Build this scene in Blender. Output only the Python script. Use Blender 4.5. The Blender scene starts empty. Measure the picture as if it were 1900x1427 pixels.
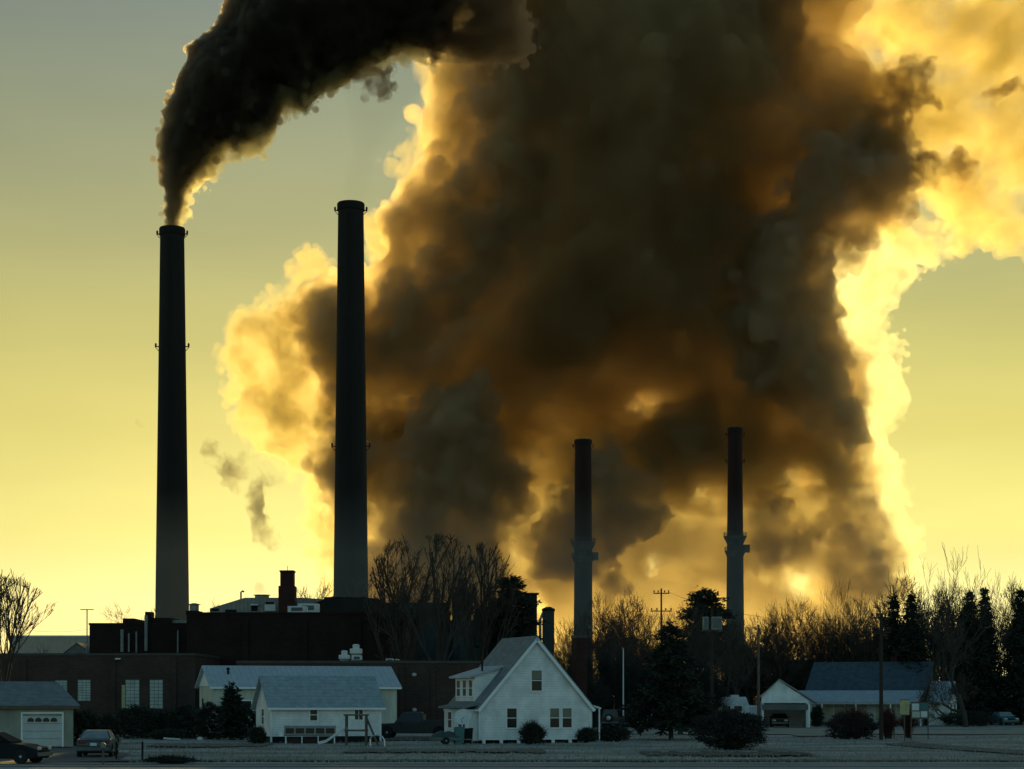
import bpy, bmesh, math, random, os
import numpy as np
from mathutils import Vector, Matrix
SC = bpy.context.scene
COL = SC.collection

# ------------------------------------------------------------------ camera
F, HZ, EYE = 3600.0, 1294.0, 3.0        # focal length and horizon row on a 1900 x 1427 frame, eye height in metres
cam = bpy.data.cameras.new('camera'); camo = bpy.data.objects.new('camera', cam); COL.objects.link(camo)
cam.sensor_fit = 'HORIZONTAL'; cam.sensor_width = 36.0; cam.lens = 36.0 * F / 1900
cam.shift_y = (HZ - 713.5) / 1900.0
cam.clip_start = 0.5; cam.clip_end = 30000
camo.location = (0, 0, EYE); camo.rotation_euler = (math.pi / 2, 0, 0)
SC.camera = camo
SC.render.resolution_x, SC.render.resolution_y = 1024, 769

# ------------------------------------------------------------------ light
SUN_EL, SUN_AZ = math.radians(5.5), math.radians(-5.7)
w = bpy.data.worlds.new('World'); SC.world = w; w.use_nodes = True
nt = w.node_tree; nt.nodes.clear()
sky = nt.nodes.new('ShaderNodeTexSky'); sky.sky_type = 'NISHITA'; sky.sun_disc = False
sky.sun_elevation = SUN_EL; sky.sun_rotation = SUN_AZ
sky.altitude = 0; sky.air_density = 1.0; sky.dust_density = 0.4; sky.ozone_density = 3.5
def wn(kind, **kw):
    n = nt.nodes.new(kind)
    for k_, v_ in kw.items(): setattr(n, k_, v_)
    return n
# towards the low sun the dusty air glows yellow at the horizon and greys upwards; the rest is the dusk sky, brightened to light the foreground
wtc = wn('ShaderNodeTexCoord'); wsep = wn('ShaderNodeSeparateXYZ'); wramp = wn('ShaderNodeValToRGB')
nt.links.new(wtc.outputs['Generated'], wsep.inputs[0]); nt.links.new(wsep.outputs['Z'], wramp.inputs[0])
GLOW = [(0.0,(1.20,1.03,.42)),(.05,(1.08,.96,.36)),(.082,(.90,.80,.21)),(.136,(.72,.615,.14)),(.19,(.535,.48,.135)),(.24,(.39,.38,.16)),(.29,(.29,.31,.18)),(.34,(.215,.25,.205)),(.5,(.14,.19,.21)),(1.0,(.08,.13,.2))]
cr = wramp.color_ramp
while len(cr.elements) < len(GLOW): cr.elements.new(0.5)
for e, (p_, c_) in zip(cr.elements, GLOW): e.position = p_; e.color = (*c_, 1)
wdot = wn('ShaderNodeVectorMath', operation='DOT_PRODUCT'); nt.links.new(wtc.outputs['Generated'], wdot.inputs[0])
wdot.inputs[1].default_value = (0.07, 0.9975, 0)
wmr = wn('ShaderNodeMapRange', interpolation_type='SMOOTHSTEP'); nt.links.new(wdot.outputs['Value'], wmr.inputs[0])
wmr.inputs[1].default_value = -0.1; wmr.inputs[2].default_value = 0.85; wmr.inputs[3].default_value = 0.0; wmr.inputs[4].default_value = 0.93
wg = wn('ShaderNodeVectorMath', operation='SCALE'); nt.links.new(wramp.outputs[0], wg.inputs[0]); 
wd2 = wn('ShaderNodeVectorMath', operation='DOT_PRODUCT'); nt.links.new(wtc.outputs['Generated'], wd2.inputs[0])
wd2.inputs[1].default_value = (math.sin(math.radians(11)), math.cos(math.radians(11)), 0)
wm2 = wn('ShaderNodeMapRange'); nt.links.new(wd2.outputs['Value'], wm2.inputs[0])
wm2.inputs[1].default_value = 0.80; wm2.inputs[2].default_value = 1.0; wm2.inputs[3].default_value = 8.6; wm2.inputs[4].default_value = 11.4
# uneven haze: long faint streaks in the air
wmp = wn('ShaderNodeMapping'); wmp.inputs['Scale'].default_value = (5, 5, 22); nt.links.new(wtc.outputs['Generated'], wmp.inputs[0])
wnz = wn('ShaderNodeTexNoise'); wnz.inputs['Scale'].default_value = 1.0; wnz.inputs['Detail'].default_value = 6; nt.links.new(wmp.outputs[0], wnz.inputs['Vector'])
wm3 = wn('ShaderNodeMapRange'); nt.links.new(wnz.outputs[0], wm3.inputs[0]); wm3.inputs[1].default_value = .3; wm3.inputs[2].default_value = .7; wm3.inputs[3].default_value = .94; wm3.inputs[4].default_value = 1.06
wmu = wn('ShaderNodeMath', operation='MULTIPLY'); nt.links.new(wm2.outputs[0], wmu.inputs[0]); nt.links.new(wm3.outputs[0], wmu.inputs[1])
nt.links.new(wmu.outputs[0], wg.inputs['Scale'])
wb = wn('ShaderNodeVectorMath', operation='MULTIPLY'); nt.links.new(sky.outputs[0], wb.inputs[0]); wb.inputs[1].default_value = (2.9, 2.5, 1.75)
wmix = wn('ShaderNodeMix', data_type='RGBA')
nt.links.new(wmr.outputs[0], wmix.inputs[0]); nt.links.new(wb.outputs[0], wmix.inputs[6]); nt.links.new(wg.outputs[0], wmix.inputs[7])
bg = wn('ShaderNodeBackground'); bg.inputs[1].default_value = 0.10
wo = wn('ShaderNodeOutputWorld')
nt.links.new(wmix.outputs[2], bg.inputs[0]); nt.links.new(bg.outputs[0], wo.inputs[0])

sl = bpy.data.lights.new('sun', 'SUN'); so = bpy.data.objects.new('sun', sl); COL.objects.link(so)
sl.energy = 4.0; sl.angle = math.radians(0.5); sl.color = (1.0, 0.72, 0.22)
SUNV = Vector((math.sin(SUN_AZ) * math.cos(SUN_EL), math.cos(SUN_AZ) * math.cos(SUN_EL), math.sin(SUN_EL)))
so.rotation_euler = SUNV.to_track_quat('Z', 'Y').to_euler(); so.location = (0, 0, 60)
SC.view_settings.view_transform = 'Standard'; SC.view_settings.look = 'None'
SC.view_settings.exposure = 0.0; SC.view_settings.gamma = 1.0
SC.cycles.volume_bounces = 3; SC.cycles.max_bounces = 8
SC.cycles.transparent_max_bounces = 64
SC.cycles.volume_step_rate = 1.0; SC.cycles.volume_max_steps = 256

def at(px, py, D):                       # a photograph pixel at distance D as a point
    return Vector(((px - 950) / F * D, D, EYE + (HZ - py) / F * D))
def gd(py):                              # distance of the ground seen at row py
    return EYE * F / (py - HZ)
# ------------------------------------------------------------------ kit
RND = random.Random(7)
def mat(name, col, rough=0.8, var=0.25, scale=3.0, col2=None, bump=0.0, bscale=None, metal=0.0, spec=0.3, stretch=None, detail=5):
    """A plain procedural surface: noise between two tones of the thing's own colour, with a noise bump."""
    m = bpy.data.materials.new(name); m.use_nodes = True; t = m.node_tree
    b = t.nodes['Principled BSDF']; b.inputs['Roughness'].default_value = rough; b.inputs['Metallic'].default_value = metal
    b.inputs['Specular IOR Level'].default_value = spec
    tc = t.nodes.new('ShaderNodeTexCoord'); src = tc.outputs['Object']
    if stretch:
        mp = t.nodes.new('ShaderNodeMapping'); mp.inputs['Scale'].default_value = stretch; t.links.new(src, mp.inputs[0]); src = mp.outputs[0]
    nz = t.nodes.new('ShaderNodeTexNoise'); nz.inputs['Scale'].default_value = scale; nz.inputs['Detail'].default_value = detail; nz.inputs['Roughness'].default_value = 0.62
    t.links.new(src, nz.inputs['Vector'])
    r = t.nodes.new('ShaderNodeValToRGB'); c2 = col2 or tuple(c * (1 - var) for c in col); c1 = tuple(min(1, c * (1 + var * 0.6)) for c in col)
    r.color_ramp.elements[0].position = 0.35; r.color_ramp.elements[1].position = 0.65
    r.color_ramp.elements[0].color = (*c2, 1); r.color_ramp.elements[1].color = (*(c1 if col2 is None else col), 1)
    t.links.new(nz.outputs[0], r.inputs[0]); t.links.new(r.outputs[0], b.inputs['Base Color'])
    if bump:
        n2 = t.nodes.new('ShaderNodeTexNoise'); n2.inputs['Scale'].default_value = bscale or scale * 4; n2.inputs['Detail'].default_value = 4
        t.links.new(src, n2.inputs['Vector'])
        bp = t.nodes.new('ShaderNodeBump'); bp.inputs['Strength'].default_value = 1.0; bp.inputs['Distance'].default_value = bump
        t.links.new(n2.outputs[0], bp.inputs['Height']); t.links.new(bp.outputs[0], b.inputs['Normal'])
    return m
def brick_mat(name, c1, c2, mortar, w=0.42, h=0.15):
    m = mat(name, c1, 0.9); t = m.node_tree; b = t.nodes['Principled BSDF']
    tc = t.nodes.new('ShaderNodeTexCoord'); sep = t.nodes.new('ShaderNodeSeparateXYZ'); t.links.new(tc.outputs['Object'], sep.inputs[0])
    ad = t.nodes.new('ShaderNodeMath'); ad.operation = 'ADD'; t.links.new(sep.outputs[0], ad.inputs[0]); t.links.new(sep.outputs[1], ad.inputs[1])
    cb = t.nodes.new('ShaderNodeCombineXYZ'); t.links.new(ad.outputs[0], cb.inputs[0]); t.links.new(sep.outputs[2], cb.inputs[1])
    br = t.nodes.new('ShaderNodeTexBrick'); br.inputs['Scale'].default_value = 1.0
    br.inputs['Brick Width'].default_value = w; br.inputs['Row Height'].default_value = h; br.inputs['Mortar Size'].default_value = 0.012
    br.inputs['Color1'].default_value = (*c1, 1); br.inputs['Color2'].default_value = (*c2, 1); br.inputs['Mortar'].default_value = (*mortar, 1)
    t.links.new(cb.outputs[0], br.inputs['Vector'])
    nz = t.nodes.new('ShaderNodeTexNoise'); nz.inputs['Scale'].default_value = 0.35; nz.inputs['Detail'].default_value = 5; t.links.new(tc.outputs['Object'], nz.inputs['Vector'])
    mx = t.nodes.new('ShaderNodeMix'); mx.data_type = 'RGBA'; mx.blend_type = 'MULTIPLY'; mx.inputs[0].default_value = 0.7
    rr = t.nodes.new('ShaderNodeValToRGB'); rr.color_ramp.elements[0].position = 0.3; rr.color_ramp.elements[1].position = 0.7; rr.color_ramp.elements[0].color = (.45, .42, .4, 1)
    t.links.new(nz.outputs[0], rr.inputs[0]); t.links.new(br.outputs[0], mx.inputs[6]); t.links.new(rr.outputs[0], mx.inputs[7]); t.links.new(mx.outputs[2], b.inputs['Base Color'])
    return m
def banded(name, col, rough, pitch, depth, axis=2, var=0.1, saw=True, scale=1.2):
    """Lap siding, standing seams or shingle courses: a bump that repeats along one axis."""
    m = mat(name, col, rough, var, scale); t = m.node_tree; b = t.nodes['Principled BSDF']
    tc = t.nodes.new('ShaderNodeTexCoord'); wv = t.nodes.new('ShaderNodeTexWave'); wv.wave_type = 'BANDS'; wv.bands_direction = 'XYZ'[axis]
    wv.wave_profile = 'SAW' if saw else 'SIN'; wv.inputs['Scale'].default_value = 0.314159 / pitch; wv.inputs['Distortion'].default_value = 0.0
    t.links.new(tc.outputs['Object'], wv.inputs['Vector'])
    bp = t.nodes.new('ShaderNodeBump'); bp.inputs['Distance'].default_value = depth; bp.inputs['Strength'].default_value = 1.0
    t.links.new(wv.outputs['Fac'], bp.inputs['Height']); t.links.new(bp.outputs[0], b.inputs['Normal'])
    # the shadow under each lap is painted in as a darker line
    gt = t.nodes.new('ShaderNodeMath'); gt.operation = 'GREATER_THAN'; gt.inputs[1].default_value = 0.88; t.links.new(wv.outputs['Fac'], gt.inputs[0])
    mx = t.nodes.new('ShaderNodeMix'); mx.data_type = 'RGBA'; mx.inputs[7].default_value = (*(c * 0.78 for c in col), 1)
    old = b.inputs['Base Color'].links[0].from_socket
    t.links.new(gt.outputs[0], mx.inputs[0]); t.links.new(old, mx.inputs[6]); t.links.new(mx.outputs[2], b.inputs['Base Color'])
    return m
M = {}
M['white'] = banded('white_lap_siding', (.82, .83, .82), .55, .17, .015, var=.22, scale=.8)
M['trim'] = mat('white_paint', (.80, .81, .80), .5, .06, 2)
M['cream'] = mat('cream_wall', (.50, .50, .41), .7, .22, .8, stretch=(1.5, 1.5, .4))
M['shed_roof'] = banded('grey_blue_shingle', (.30, .36, .38), .8, .22, .012, var=.22, scale=2.5)
M['metal_roof'] = banded('pale_metal_roof', (.40, .46, .48), .55, .45, .02, axis=0, var=.12)
M['grey_roof'] = banded('grey_shingle', (.19, .21, .21), .85, .2, .012, var=.25, scale=2)
M['blue_roof'] = banded('dark_blue_shingle', (.055, .085, .105), .75, .25, .012, var=.3, scale=2)
M['porch_roof'] = banded('pale_porch_roof', (.36, .42, .45), .6, .4, .02, axis=0, var=.12)
M['brown_roof'] = mat('weathered_roof', (.30, .28, .24), .85, .25, 2)
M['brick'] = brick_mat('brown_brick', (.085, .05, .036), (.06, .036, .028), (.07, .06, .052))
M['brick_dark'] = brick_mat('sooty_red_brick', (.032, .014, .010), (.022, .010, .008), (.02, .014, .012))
M['brick_red'] = brick_mat('red_brick', (.075, .024, .018), (.05, .018, .014), (.04, .03, .026))
M['coping'] = mat('stone_coping', (.075, .068, .058), .8, .2, 1)
M['glass'] = mat('dark_window_glass', (.014, .018, .020), .2, .3, .6, spec=.35)
M['blind'] = mat('window_blind', (.20, .19, .14), .6, .2, 1)
M['factory_glass'] = mat('frosted_factory_glass', (.42, .46, .42), .4, .25, .9)
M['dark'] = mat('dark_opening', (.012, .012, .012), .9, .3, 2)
M['steel'] = mat('grey_steel', (.22, .23, .22), .5, .25, 1.5, metal=.3)
M['corrugated'] = banded('grey_corrugated_sheet', (.24, .24, .21), .6, .5, .03, axis=0, var=.2, saw=False)
M['tank'] = mat('grey_tank_paint', (.12, .13, .12), .7, .3, .4)
M['garage_wall'] = mat('dull_garage_wall', (.30, .31, .25), .8, .25, .8, stretch=(1.5, 1.5, .4))
M['garage_door'] = mat('pale_garage_door', (.50, .52, .50), .6, .12, 1.2)
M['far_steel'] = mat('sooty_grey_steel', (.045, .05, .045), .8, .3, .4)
M['wood'] = mat('weathered_wood', (.13, .105, .08), .9, .35, 3, bump=.01, stretch=(6, 6, .6))
M['creosote'] = mat('dark_pole_wood', (.045, .033, .026), .9, .35, 3, bump=.01, stretch=(6, 6, .6))
M['bark'] = mat('dark_bark', (.055, .045, .037), .95, .35, 2, bump=.02, bscale=9, stretch=(1, 1, .4))
M['twig'] = mat('winter_twigs', (.075, .056, .042), .95, .3, .8)
M['needle'] = mat('dark_needles', (.020, .032, .020), .8, .5, 1.3)
M['hedge'] = mat('hedge_leaves', (.022, .034, .020), .7, .5, 1.3)
M['red_twig'] = mat('red_brown_twigs', (.10, .040, .030), .9, .35, 1.5)
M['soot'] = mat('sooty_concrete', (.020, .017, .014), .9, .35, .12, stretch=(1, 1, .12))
M['rubber'] = mat('tyre_rubber', (.018, .018, .019), .85, .2, 6)
M['rim'] = mat('wheel_rim', (.45, .46, .46), .35, .15, 4, metal=.6)
M['chrome'] = mat('bright_trim', (.55, .57, .57), .25, .1, 4, metal=.8)
M['lampglass'] = mat('lamp_glass', (.50, .52, .50), .2, .1, 4)
M['redlamp'] = mat('red_lamp_glass', (.16, .012, .01), .25, .1, 4)
M['plastic_w'] = mat('white_plastic', (.62, .64, .62), .5, .1, 3)
M['teal'] = mat('teal_plastic', (.05, .16, .17), .5, .15, 3)
M['tarp'] = mat('green_tarp', (.045, .075, .065), .6, .25, 2, bump=.03, bscale=2)
M['yellow'] = mat('faded_yellow_paint', (.42, .40, .20), .6, .2, 3)

def dist(a): return math.sqrt(sum(c * c for c in a))
class MB:
    def __init__(s): s.v = []; s.f = []
    def add(s, vs, fs, T=None):
        n = len(s.v); s.v += [tuple(T @ Vector(p)) for p in vs] if T else [tuple(p) for p in vs]
        s.f += [tuple(i + n for i in q) for q in fs]; return s
    def box(s, x0, x1, y0, y1, z0, z1, T=None):
        vs = [(x0,y0,z0),(x1,y0,z0),(x1,y1,z0),(x0,y1,z0),(x0,y0,z1),(x1,y0,z1),(x1,y1,z1),(x0,y1,z1)]
        return s.add(vs, [(0,3,2,1),(4,5,6,7),(0,1,5,4),(1,2,6,5),(2,3,7,6),(3,0,4,7)], T)
    def cbox(s, x, y, z, a, b, c, T=None): return s.box(x-a/2, x+a/2, y-b/2, y+b/2, z, z+c, T)
    def prism(s, prof, y0, y1, T=None, axis='y', inset=0):
        """An outline in (x, z) pushed along y (or in (y, z) along x)."""
        n = len(prof)
        if axis == 'y': vs = [(x, y0, z) for x, z in prof] + [(x, y1, z) for x, z in prof]
        elif axis == 'x': vs = [(y0, x, z) for x, z in prof] + [(y1, x, z) for x, z in prof]
        else: vs = [(x, z, y0) for x, z in prof] + [(x, z, y1) for x, z in prof]
        fs = [tuple(range(n)), tuple(range(2*n-1, n-1, -1))] + [(i, i+n, (i+1) % n + n, (i+1) % n) for i in range(n)]
        return s.add(vs, fs, T)
    def tube(s, pts, rad, n=6, cap=True, T=None):
        k0 = len(s.v); m = len(pts); vs = []
        P = [Vector(p) for p in pts]
        for i, p in enumerate(P):
            d = (P[min(i+1, m-1)] - P[max(i-1, 0)])
            d = d.normalized() if d.length > 1e-6 else Vector((0,0,1))
            a = d.orthogonal().normalized() if i == 0 else (a - d * a.dot(d)).normalized()
            b = d.cross(a); r = rad[i] if isinstance(rad, (list, tuple)) else rad
            vs += [p + (a * math.cos(2*math.pi*j/n) + b * math.sin(2*math.pi*j/n)) * r for j in range(n)]
        fs = [(i*n+j, i*n+(j+1) % n, (i+1)*n+(j+1) % n, (i+1)*n+j) for i in range(m-1) for j in range(n)]
        if cap: fs += [tuple(range(n-1, -1, -1)), tuple((m-1)*n + j for j in range(n))]
        return s.add(vs, fs, T)
    def lathe(s, prof, n=32, T=None, x=0, y=0, cap=True):
        m = len(prof)
        vs = [(x + r*math.cos(2*math.pi*j/n), y + r*math.sin(2*math.pi*j/n), z) for r, z in prof for j in range(n)]
        fs = [(i*n+j, i*n+(j+1) % n, (i+1)*n+(j+1) % n, (i+1)*n+j) for i in range(m-1) for j in range(n)]
        if cap: fs += [tuple(range(n-1, -1, -1)), tuple((m-1)*n + j for j in range(n))]
        return s.add(vs, fs, T)
    def build(s, name, material, parent=None, loc=None, smooth=False, bevel=0):
        me = bpy.data.meshes.new(name); me.from_pydata(s.v, [], s.f); me.update()
        bm = bmesh.new(); bm.from_mesh(me)
        if bevel:
            bm2 = [e for e in bm.edges if len(e.link_faces) == 2 and e.calc_face_angle(0) > 0.5]
            bmesh.ops.bevel(bm, geom=bm2, offset=bevel, segments=2, affect='EDGES', profile=.6, clamp_overlap=True)
        bmesh.ops.recalc_face_normals(bm, faces=bm.faces[:]); bm.to_mesh(me); bm.free()
        me.materials.append(M[material] if isinstance(material, str) else material)
        if smooth: me.polygons.foreach_set('use_smooth', [True] * len(me.polygons))
        o = bpy.data.objects.new(name, me); COL.objects.link(o)
        if parent is not None: o.parent = parent
        if loc is not None: o.location = loc
        return o
def tag(o, label=None, cat=None, group=None, kind=None):
    for k_, v_ in (('label', label), ('category', cat), ('group', group), ('kind', kind)):
        if v_: o[k_] = v_
    return o
def thing(name, loc, rz, label, cat, group=None):
    o = bpy.data.objects.new(name, None); COL.objects.link(o); o.empty_display_size = 0.3
    o.location = loc; o.rotation_euler = (0, 0, rz); return tag(o, label, cat, group)
def dup(root, loc, rz=0.0, label=None, group=None, scale=None):
    kids = [c for c in root.children]
    c = root.copy(); COL.objects.link(c); c.location = loc; c.rotation_euler = (0, 0, rz)
    if scale is not None: c.scale = scale if isinstance(scale, tuple) else (scale,) * 3
    if label: c['label'] = label
    if group: c['group'] = group
    for k_ in kids:
        d = k_.copy(); COL.objects.link(d); d.parent = c
        for g_ in list(k_.children):
            e = g_.copy(); COL.objects.link(e); e.parent = d
    return c
def gx(px, D): return (px - 950) / F * D
def gz(py, D): return EYE + (HZ - py) / F * D
R = math.radians
def wall_T(o, ang):                       # u along the wall, outward to -y of this frame
    return Matrix.Translation(o) @ Matrix.Rotation(ang, 4, 'Z')
def window(parent, T, u, z, wd, ht, fr=.09, glass='glass', frame='trim', bars=(1, 1), name='window', blind=0.0, depth=.05):
    """A framed window standing a little proud of a wall; u, z its lower left corner in the wall's frame."""
    f = MB(); a, b, c, d = u, u + wd, z, z + ht; y0, y1 = -depth, .03
    f.box(a - fr, a, y0, y1, c - fr, d + fr, T); f.box(b, b + fr, y0, y1, c - fr, d + fr, T)
    f.box(a, b, y0, y1, d, d + fr, T); f.box(a - .03, b + .03, y0 - .04, y1, c - fr, c, T)
    nx, nz_ = bars
    for i in range(1, nx): x = a + wd * i / nx; f.box(x - .02, x + .02, y0 + .012, y1, c, d, T)
    for i in range(1, nz_): q = c + ht * i / nz_; f.box(a, b, y0 + .015, y1 - .003, q - .025, q + .025, T)
    o = f.build(name, frame, parent)
    p = MB().box(a, b, -.012, .02, c, d - ht * blind, T); p.build('pane', glass, o)
    if blind: MB().box(a, b, -.009, .02, d - ht * blind, d, T).build('blind', 'blind', o)
    return o
def slab_roof(name, corners, th, material, parent):
    """One sloping roof plane: four corners in order, thickened downward."""
    c = [Vector(p) for p in corners]; dn = Vector((0, 0, -th))
    vs = c + [p + dn for p in c]
    return MB().add(vs, [(0,1,2,3),(7,6,5,4),(0,4,5,1),(1,5,6,2),(2,6,7,3),(3,7,4,0)]).build(name, material, parent)
def gable(parent, x0, x1, y0, y1, eave, ridge, wallm, roofm, along='y', over=.25, th=.12, roofname='roof'):
    """Walls and a two sided roof; the ridge runs along y (gable to the camera) or x."""
    if along == 'y':
        xm = (x0 + x1) / 2
        wl = MB().prism([(x0, 0), (x1, 0), (x1, eave), (xm, ridge), (x0, eave)], y0, y1).build('wall', wallm, parent)
        s_ = (ridge - eave) / (xm - x0); rf = MB()
        for sg, xe in ((-1, x0 - over), (1, x1 + over)):
            ze = eave - s_ * over
            c = [Vector((xe, y0 - over, ze)), Vector((xm, y0 - over, ridge)), Vector((xm, y1 + over, ridge)), Vector((xe, y1 + over, ze))]
            c = [p + Vector((0, 0, th + .01)) for p in c]
            rf.add(c + [p - Vector((0, 0, th)) for p in c], [(0,1,2,3),(7,6,5,4),(0,4,5,1),(1,5,6,2),(2,6,7,3),(3,7,4,0)])
    else:
        ym = (y0 + y1) / 2
        wl = MB().prism([(y0, 0), (y1, 0), (y1, eave), (ym, ridge), (y0, eave)], x0, x1, axis='x').build('wall', wallm, parent)
        s_ = (ridge - eave) / (ym - y0); rf = MB()
        for ye in (y0 - over, y1 + over):
            ze = eave - s_ * over
            c = [Vector((x0 - over, ye, ze)), Vector((x1 + over, ye, ze)), Vector((x1 + over, ym, ridge)), Vector((x0 - over, ym, ridge))]
            c = [p + Vector((0, 0, th + .01)) for p in c]
            rf.add(c + [p - Vector((0, 0, th)) for p in c], [(0,1,2,3),(7,6,5,4),(0,4,5,1),(1,5,6,2),(2,6,7,3),(3,7,4,0)])
    return wl, rf.build(roofname, roofm, parent)
# ------------------------------------------------------------------ ground
M['ground'] = mat('frosty_winter_grass', (.40, .405, .36), .95, .3, .10, col2=(.14, .145, .118), bump=.05, bscale=3.5, detail=8, stretch=(1, 2.2, 1))
M['road'] = mat('frosted_gravel_road', (.38, .40, .37), .9, .2, .3, col2=(.22, .235, .215), bump=.02, bscale=9, detail=8, stretch=(.3, 2.5, 1))
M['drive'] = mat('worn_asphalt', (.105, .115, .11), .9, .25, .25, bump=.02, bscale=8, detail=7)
M['lane'] = mat('pale_gravel_lane', (.30, .28, .22), .95, .2, .3, bump=.02, bscale=8, detail=7)
M['worn'] = mat('worn_grass', (.16, .16, .135), .95, .4, .5, col2=(.08, .082, .066), bump=.03, bscale=4, detail=7)
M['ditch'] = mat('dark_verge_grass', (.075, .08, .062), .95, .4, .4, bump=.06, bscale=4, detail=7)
def sheet(name, pts, z, material):
    o = MB().add([(x, y, z) for x, y in pts], [tuple(range(len(pts)))]).build(name, material); return tag(o, kind='structure')
g_ = MB()
NX, NY = 90, 70
xs = [-6000] + [(-200 + 400 * i / (NX - 3)) for i in range(NX - 2)] + [6000]
ys = [-4000] + [55 * (400 / 55) ** (j / (NY - 3)) for j in range(NY - 2)] + [12000]
rr_ = random.Random(3)
gp = [(x, y, -0.02 + (rr_.uniform(-.06, .0) if 60 < y < 380 and abs(x) < 190 else 0)) for y in ys for x in xs]
g_.add(gp, [(j*NX+i, j*NX+i+1, (j+1)*NX+i+1, (j+1)*NX+i) for j in range(NY-1) for i in range(NX-1)])
tag(g_.build('ground', 'ground', smooth=True), kind='structure')
def wavy(x0, x1, ya, yb, amp, n=40, seed=1):
    q = random.Random(seed); lo, hi = [], []
    for i in range(n + 1):
        x = x0 + (x1 - x0) * i / n
        lo.append((x, ya + q.uniform(-amp, amp))); hi.append((x, yb + q.uniform(-amp, amp)))
    return lo + hi[::-1]
sheet('road', wavy(-60, 60, 72, 89.5, .5, seed=2), .006, 'road')
sheet('verge', wavy(-60, 60, 91.0, 93.5, .5, seed=4), .008, 'ditch')
sheet('lane', wavy(gx(1160, 168), 90, 158, 172, .8, seed=5), .01, 'lane')
sheet('driveway', [(gx(1640,124),124),(gx(1760,112),112),(gx(1905,102),102),(60,97),(60,103.5),(gx(1900,110),110),(gx(1780,119),119),(gx(1690,131),131)], .012, 'drive')
sheet('yard', [(gx(-60,88),88),(gx(215,91),91),(gx(240,104),104),(gx(150,114.5),114.5),(gx(-60,114.5),114.5)], .014, 'drive')
sheet('parking', [(gx(700,139),137),(gx(850,138),136),(gx(840,150),150),(gx(690,152),152)], .016, 'drive')
sheet('forecourt', [(gx(1480,150),150),(gx(1640,150),152),(gx(1560,190),190),(gx(1400,190),190)], .018, 'lane')
for k, (ya, yb, x0, x1) in enumerate(((83.6, 84.3, -60, 60), (86.6, 87.2, -60, 60))): sheet('shade_track', wavy(x0, x1, ya, yb, .16, seed=20 + k), .022, 'drive')  # dark strips, drawn as wheel tracks, put shadows into the road's colour
sheet('worn_shade_patch', wavy(gx(640,108), gx(1010,108), 106, 112, 1.5, seed=31), .02, 'worn'); sheet('worn_shade_patch', wavy(gx(1190,104), gx(1500,104), 100, 107, 1.6, seed=32), .02, 'ditch'); sheet('worn_shade_patch', wavy(gx(280,122), gx(500,122), 118, 126, 1.6, seed=33), .02, 'worn')  # worn grass; the second, darkest patch is lawn shadow painted as colour
# grass tufts of the near lawn
gr = MB(); q = random.Random(11)
for i in range(9000):
    y = 90 + 62 * q.random() ** 1.6; x = q.uniform(-.285, .285) * y
    if -.285 * y < x < gx(240, y) and 88 < y < 115: continue
    h = q.uniform(.05, .16) * (1.6 if q.random() < .08 else 1); a = q.uniform(0, 6.28); b = q.uniform(.02, .05)
    dx, dy = math.cos(a) * b, math.sin(a) * b; lx, ly = q.uniform(-.06, .06), q.uniform(-.06, .06)
    gr.add([(x - dx, y - dy, -.03), (x + dx, y + dy, -.03), (x + lx, y + ly, h)], [(0, 1, 2)])
M['tuft'] = mat('dry_grass_blades', (.26, .27, .225), .95, .4, .5)
tag(gr.build('grass', 'tuft'), kind='stuff')

# ------------------------------------------------------------------ tall chimneys
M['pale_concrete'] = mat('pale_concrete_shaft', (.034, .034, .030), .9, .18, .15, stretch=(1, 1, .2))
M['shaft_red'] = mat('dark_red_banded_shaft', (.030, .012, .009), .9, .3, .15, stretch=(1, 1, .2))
def shaft_mat(name, z0, z1):
    """Sooty concrete that blends to an even, greyer tone towards the foot."""
    m = mat(name, (.020, .017, .014), .9, .3, .15, stretch=(1, 1, .15)); t = m.node_tree; b = t.nodes['Principled BSDF']
    tc = t.nodes.new('ShaderNodeTexCoord'); sep = t.nodes.new('ShaderNodeSeparateXYZ'); t.links.new(tc.outputs['Object'], sep.inputs[0])
    nz = t.nodes.new('ShaderNodeTexNoise'); nz.inputs['Scale'].default_value = .25; mp = t.nodes.new('ShaderNodeMapping'); mp.inputs['Scale'].default_value = (2, 2, .15)
    t.links.new(tc.outputs['Object'], mp.inputs[0]); t.links.new(mp.outputs[0], nz.inputs['Vector'])
    md = t.nodes.new('ShaderNodeMath'); md.operation = 'MULTIPLY_ADD'; md.inputs[1].default_value = 24; t.links.new(nz.outputs[0], md.inputs[0]); t.links.new(sep.outputs[2], md.inputs[2])
    mr = t.nodes.new('ShaderNodeMapRange'); mr.interpolation_type = 'SMOOTHSTEP'; mr.inputs[1].default_value = z0 + 12; mr.inputs[2].default_value = z1 + 12; mr.inputs[3].default_value = 1; mr.inputs[4].default_value = 0
    t.links.new(md.outputs[0], mr.inputs[0])
    mx = t.nodes.new('ShaderNodeMix'); mx.data_type = 'RGBA'; mx.inputs[7].default_value = (.018, .018, .016, 1)
    old = b.inputs['Base Color'].links[0].from_socket
    t.links.new(mr.outputs[0], mx.inputs[0]); t.links.new(old, mx.inputs[6]); t.links.new(mx.outputs[2], b.inputs['Base Color'])
    return m
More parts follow.
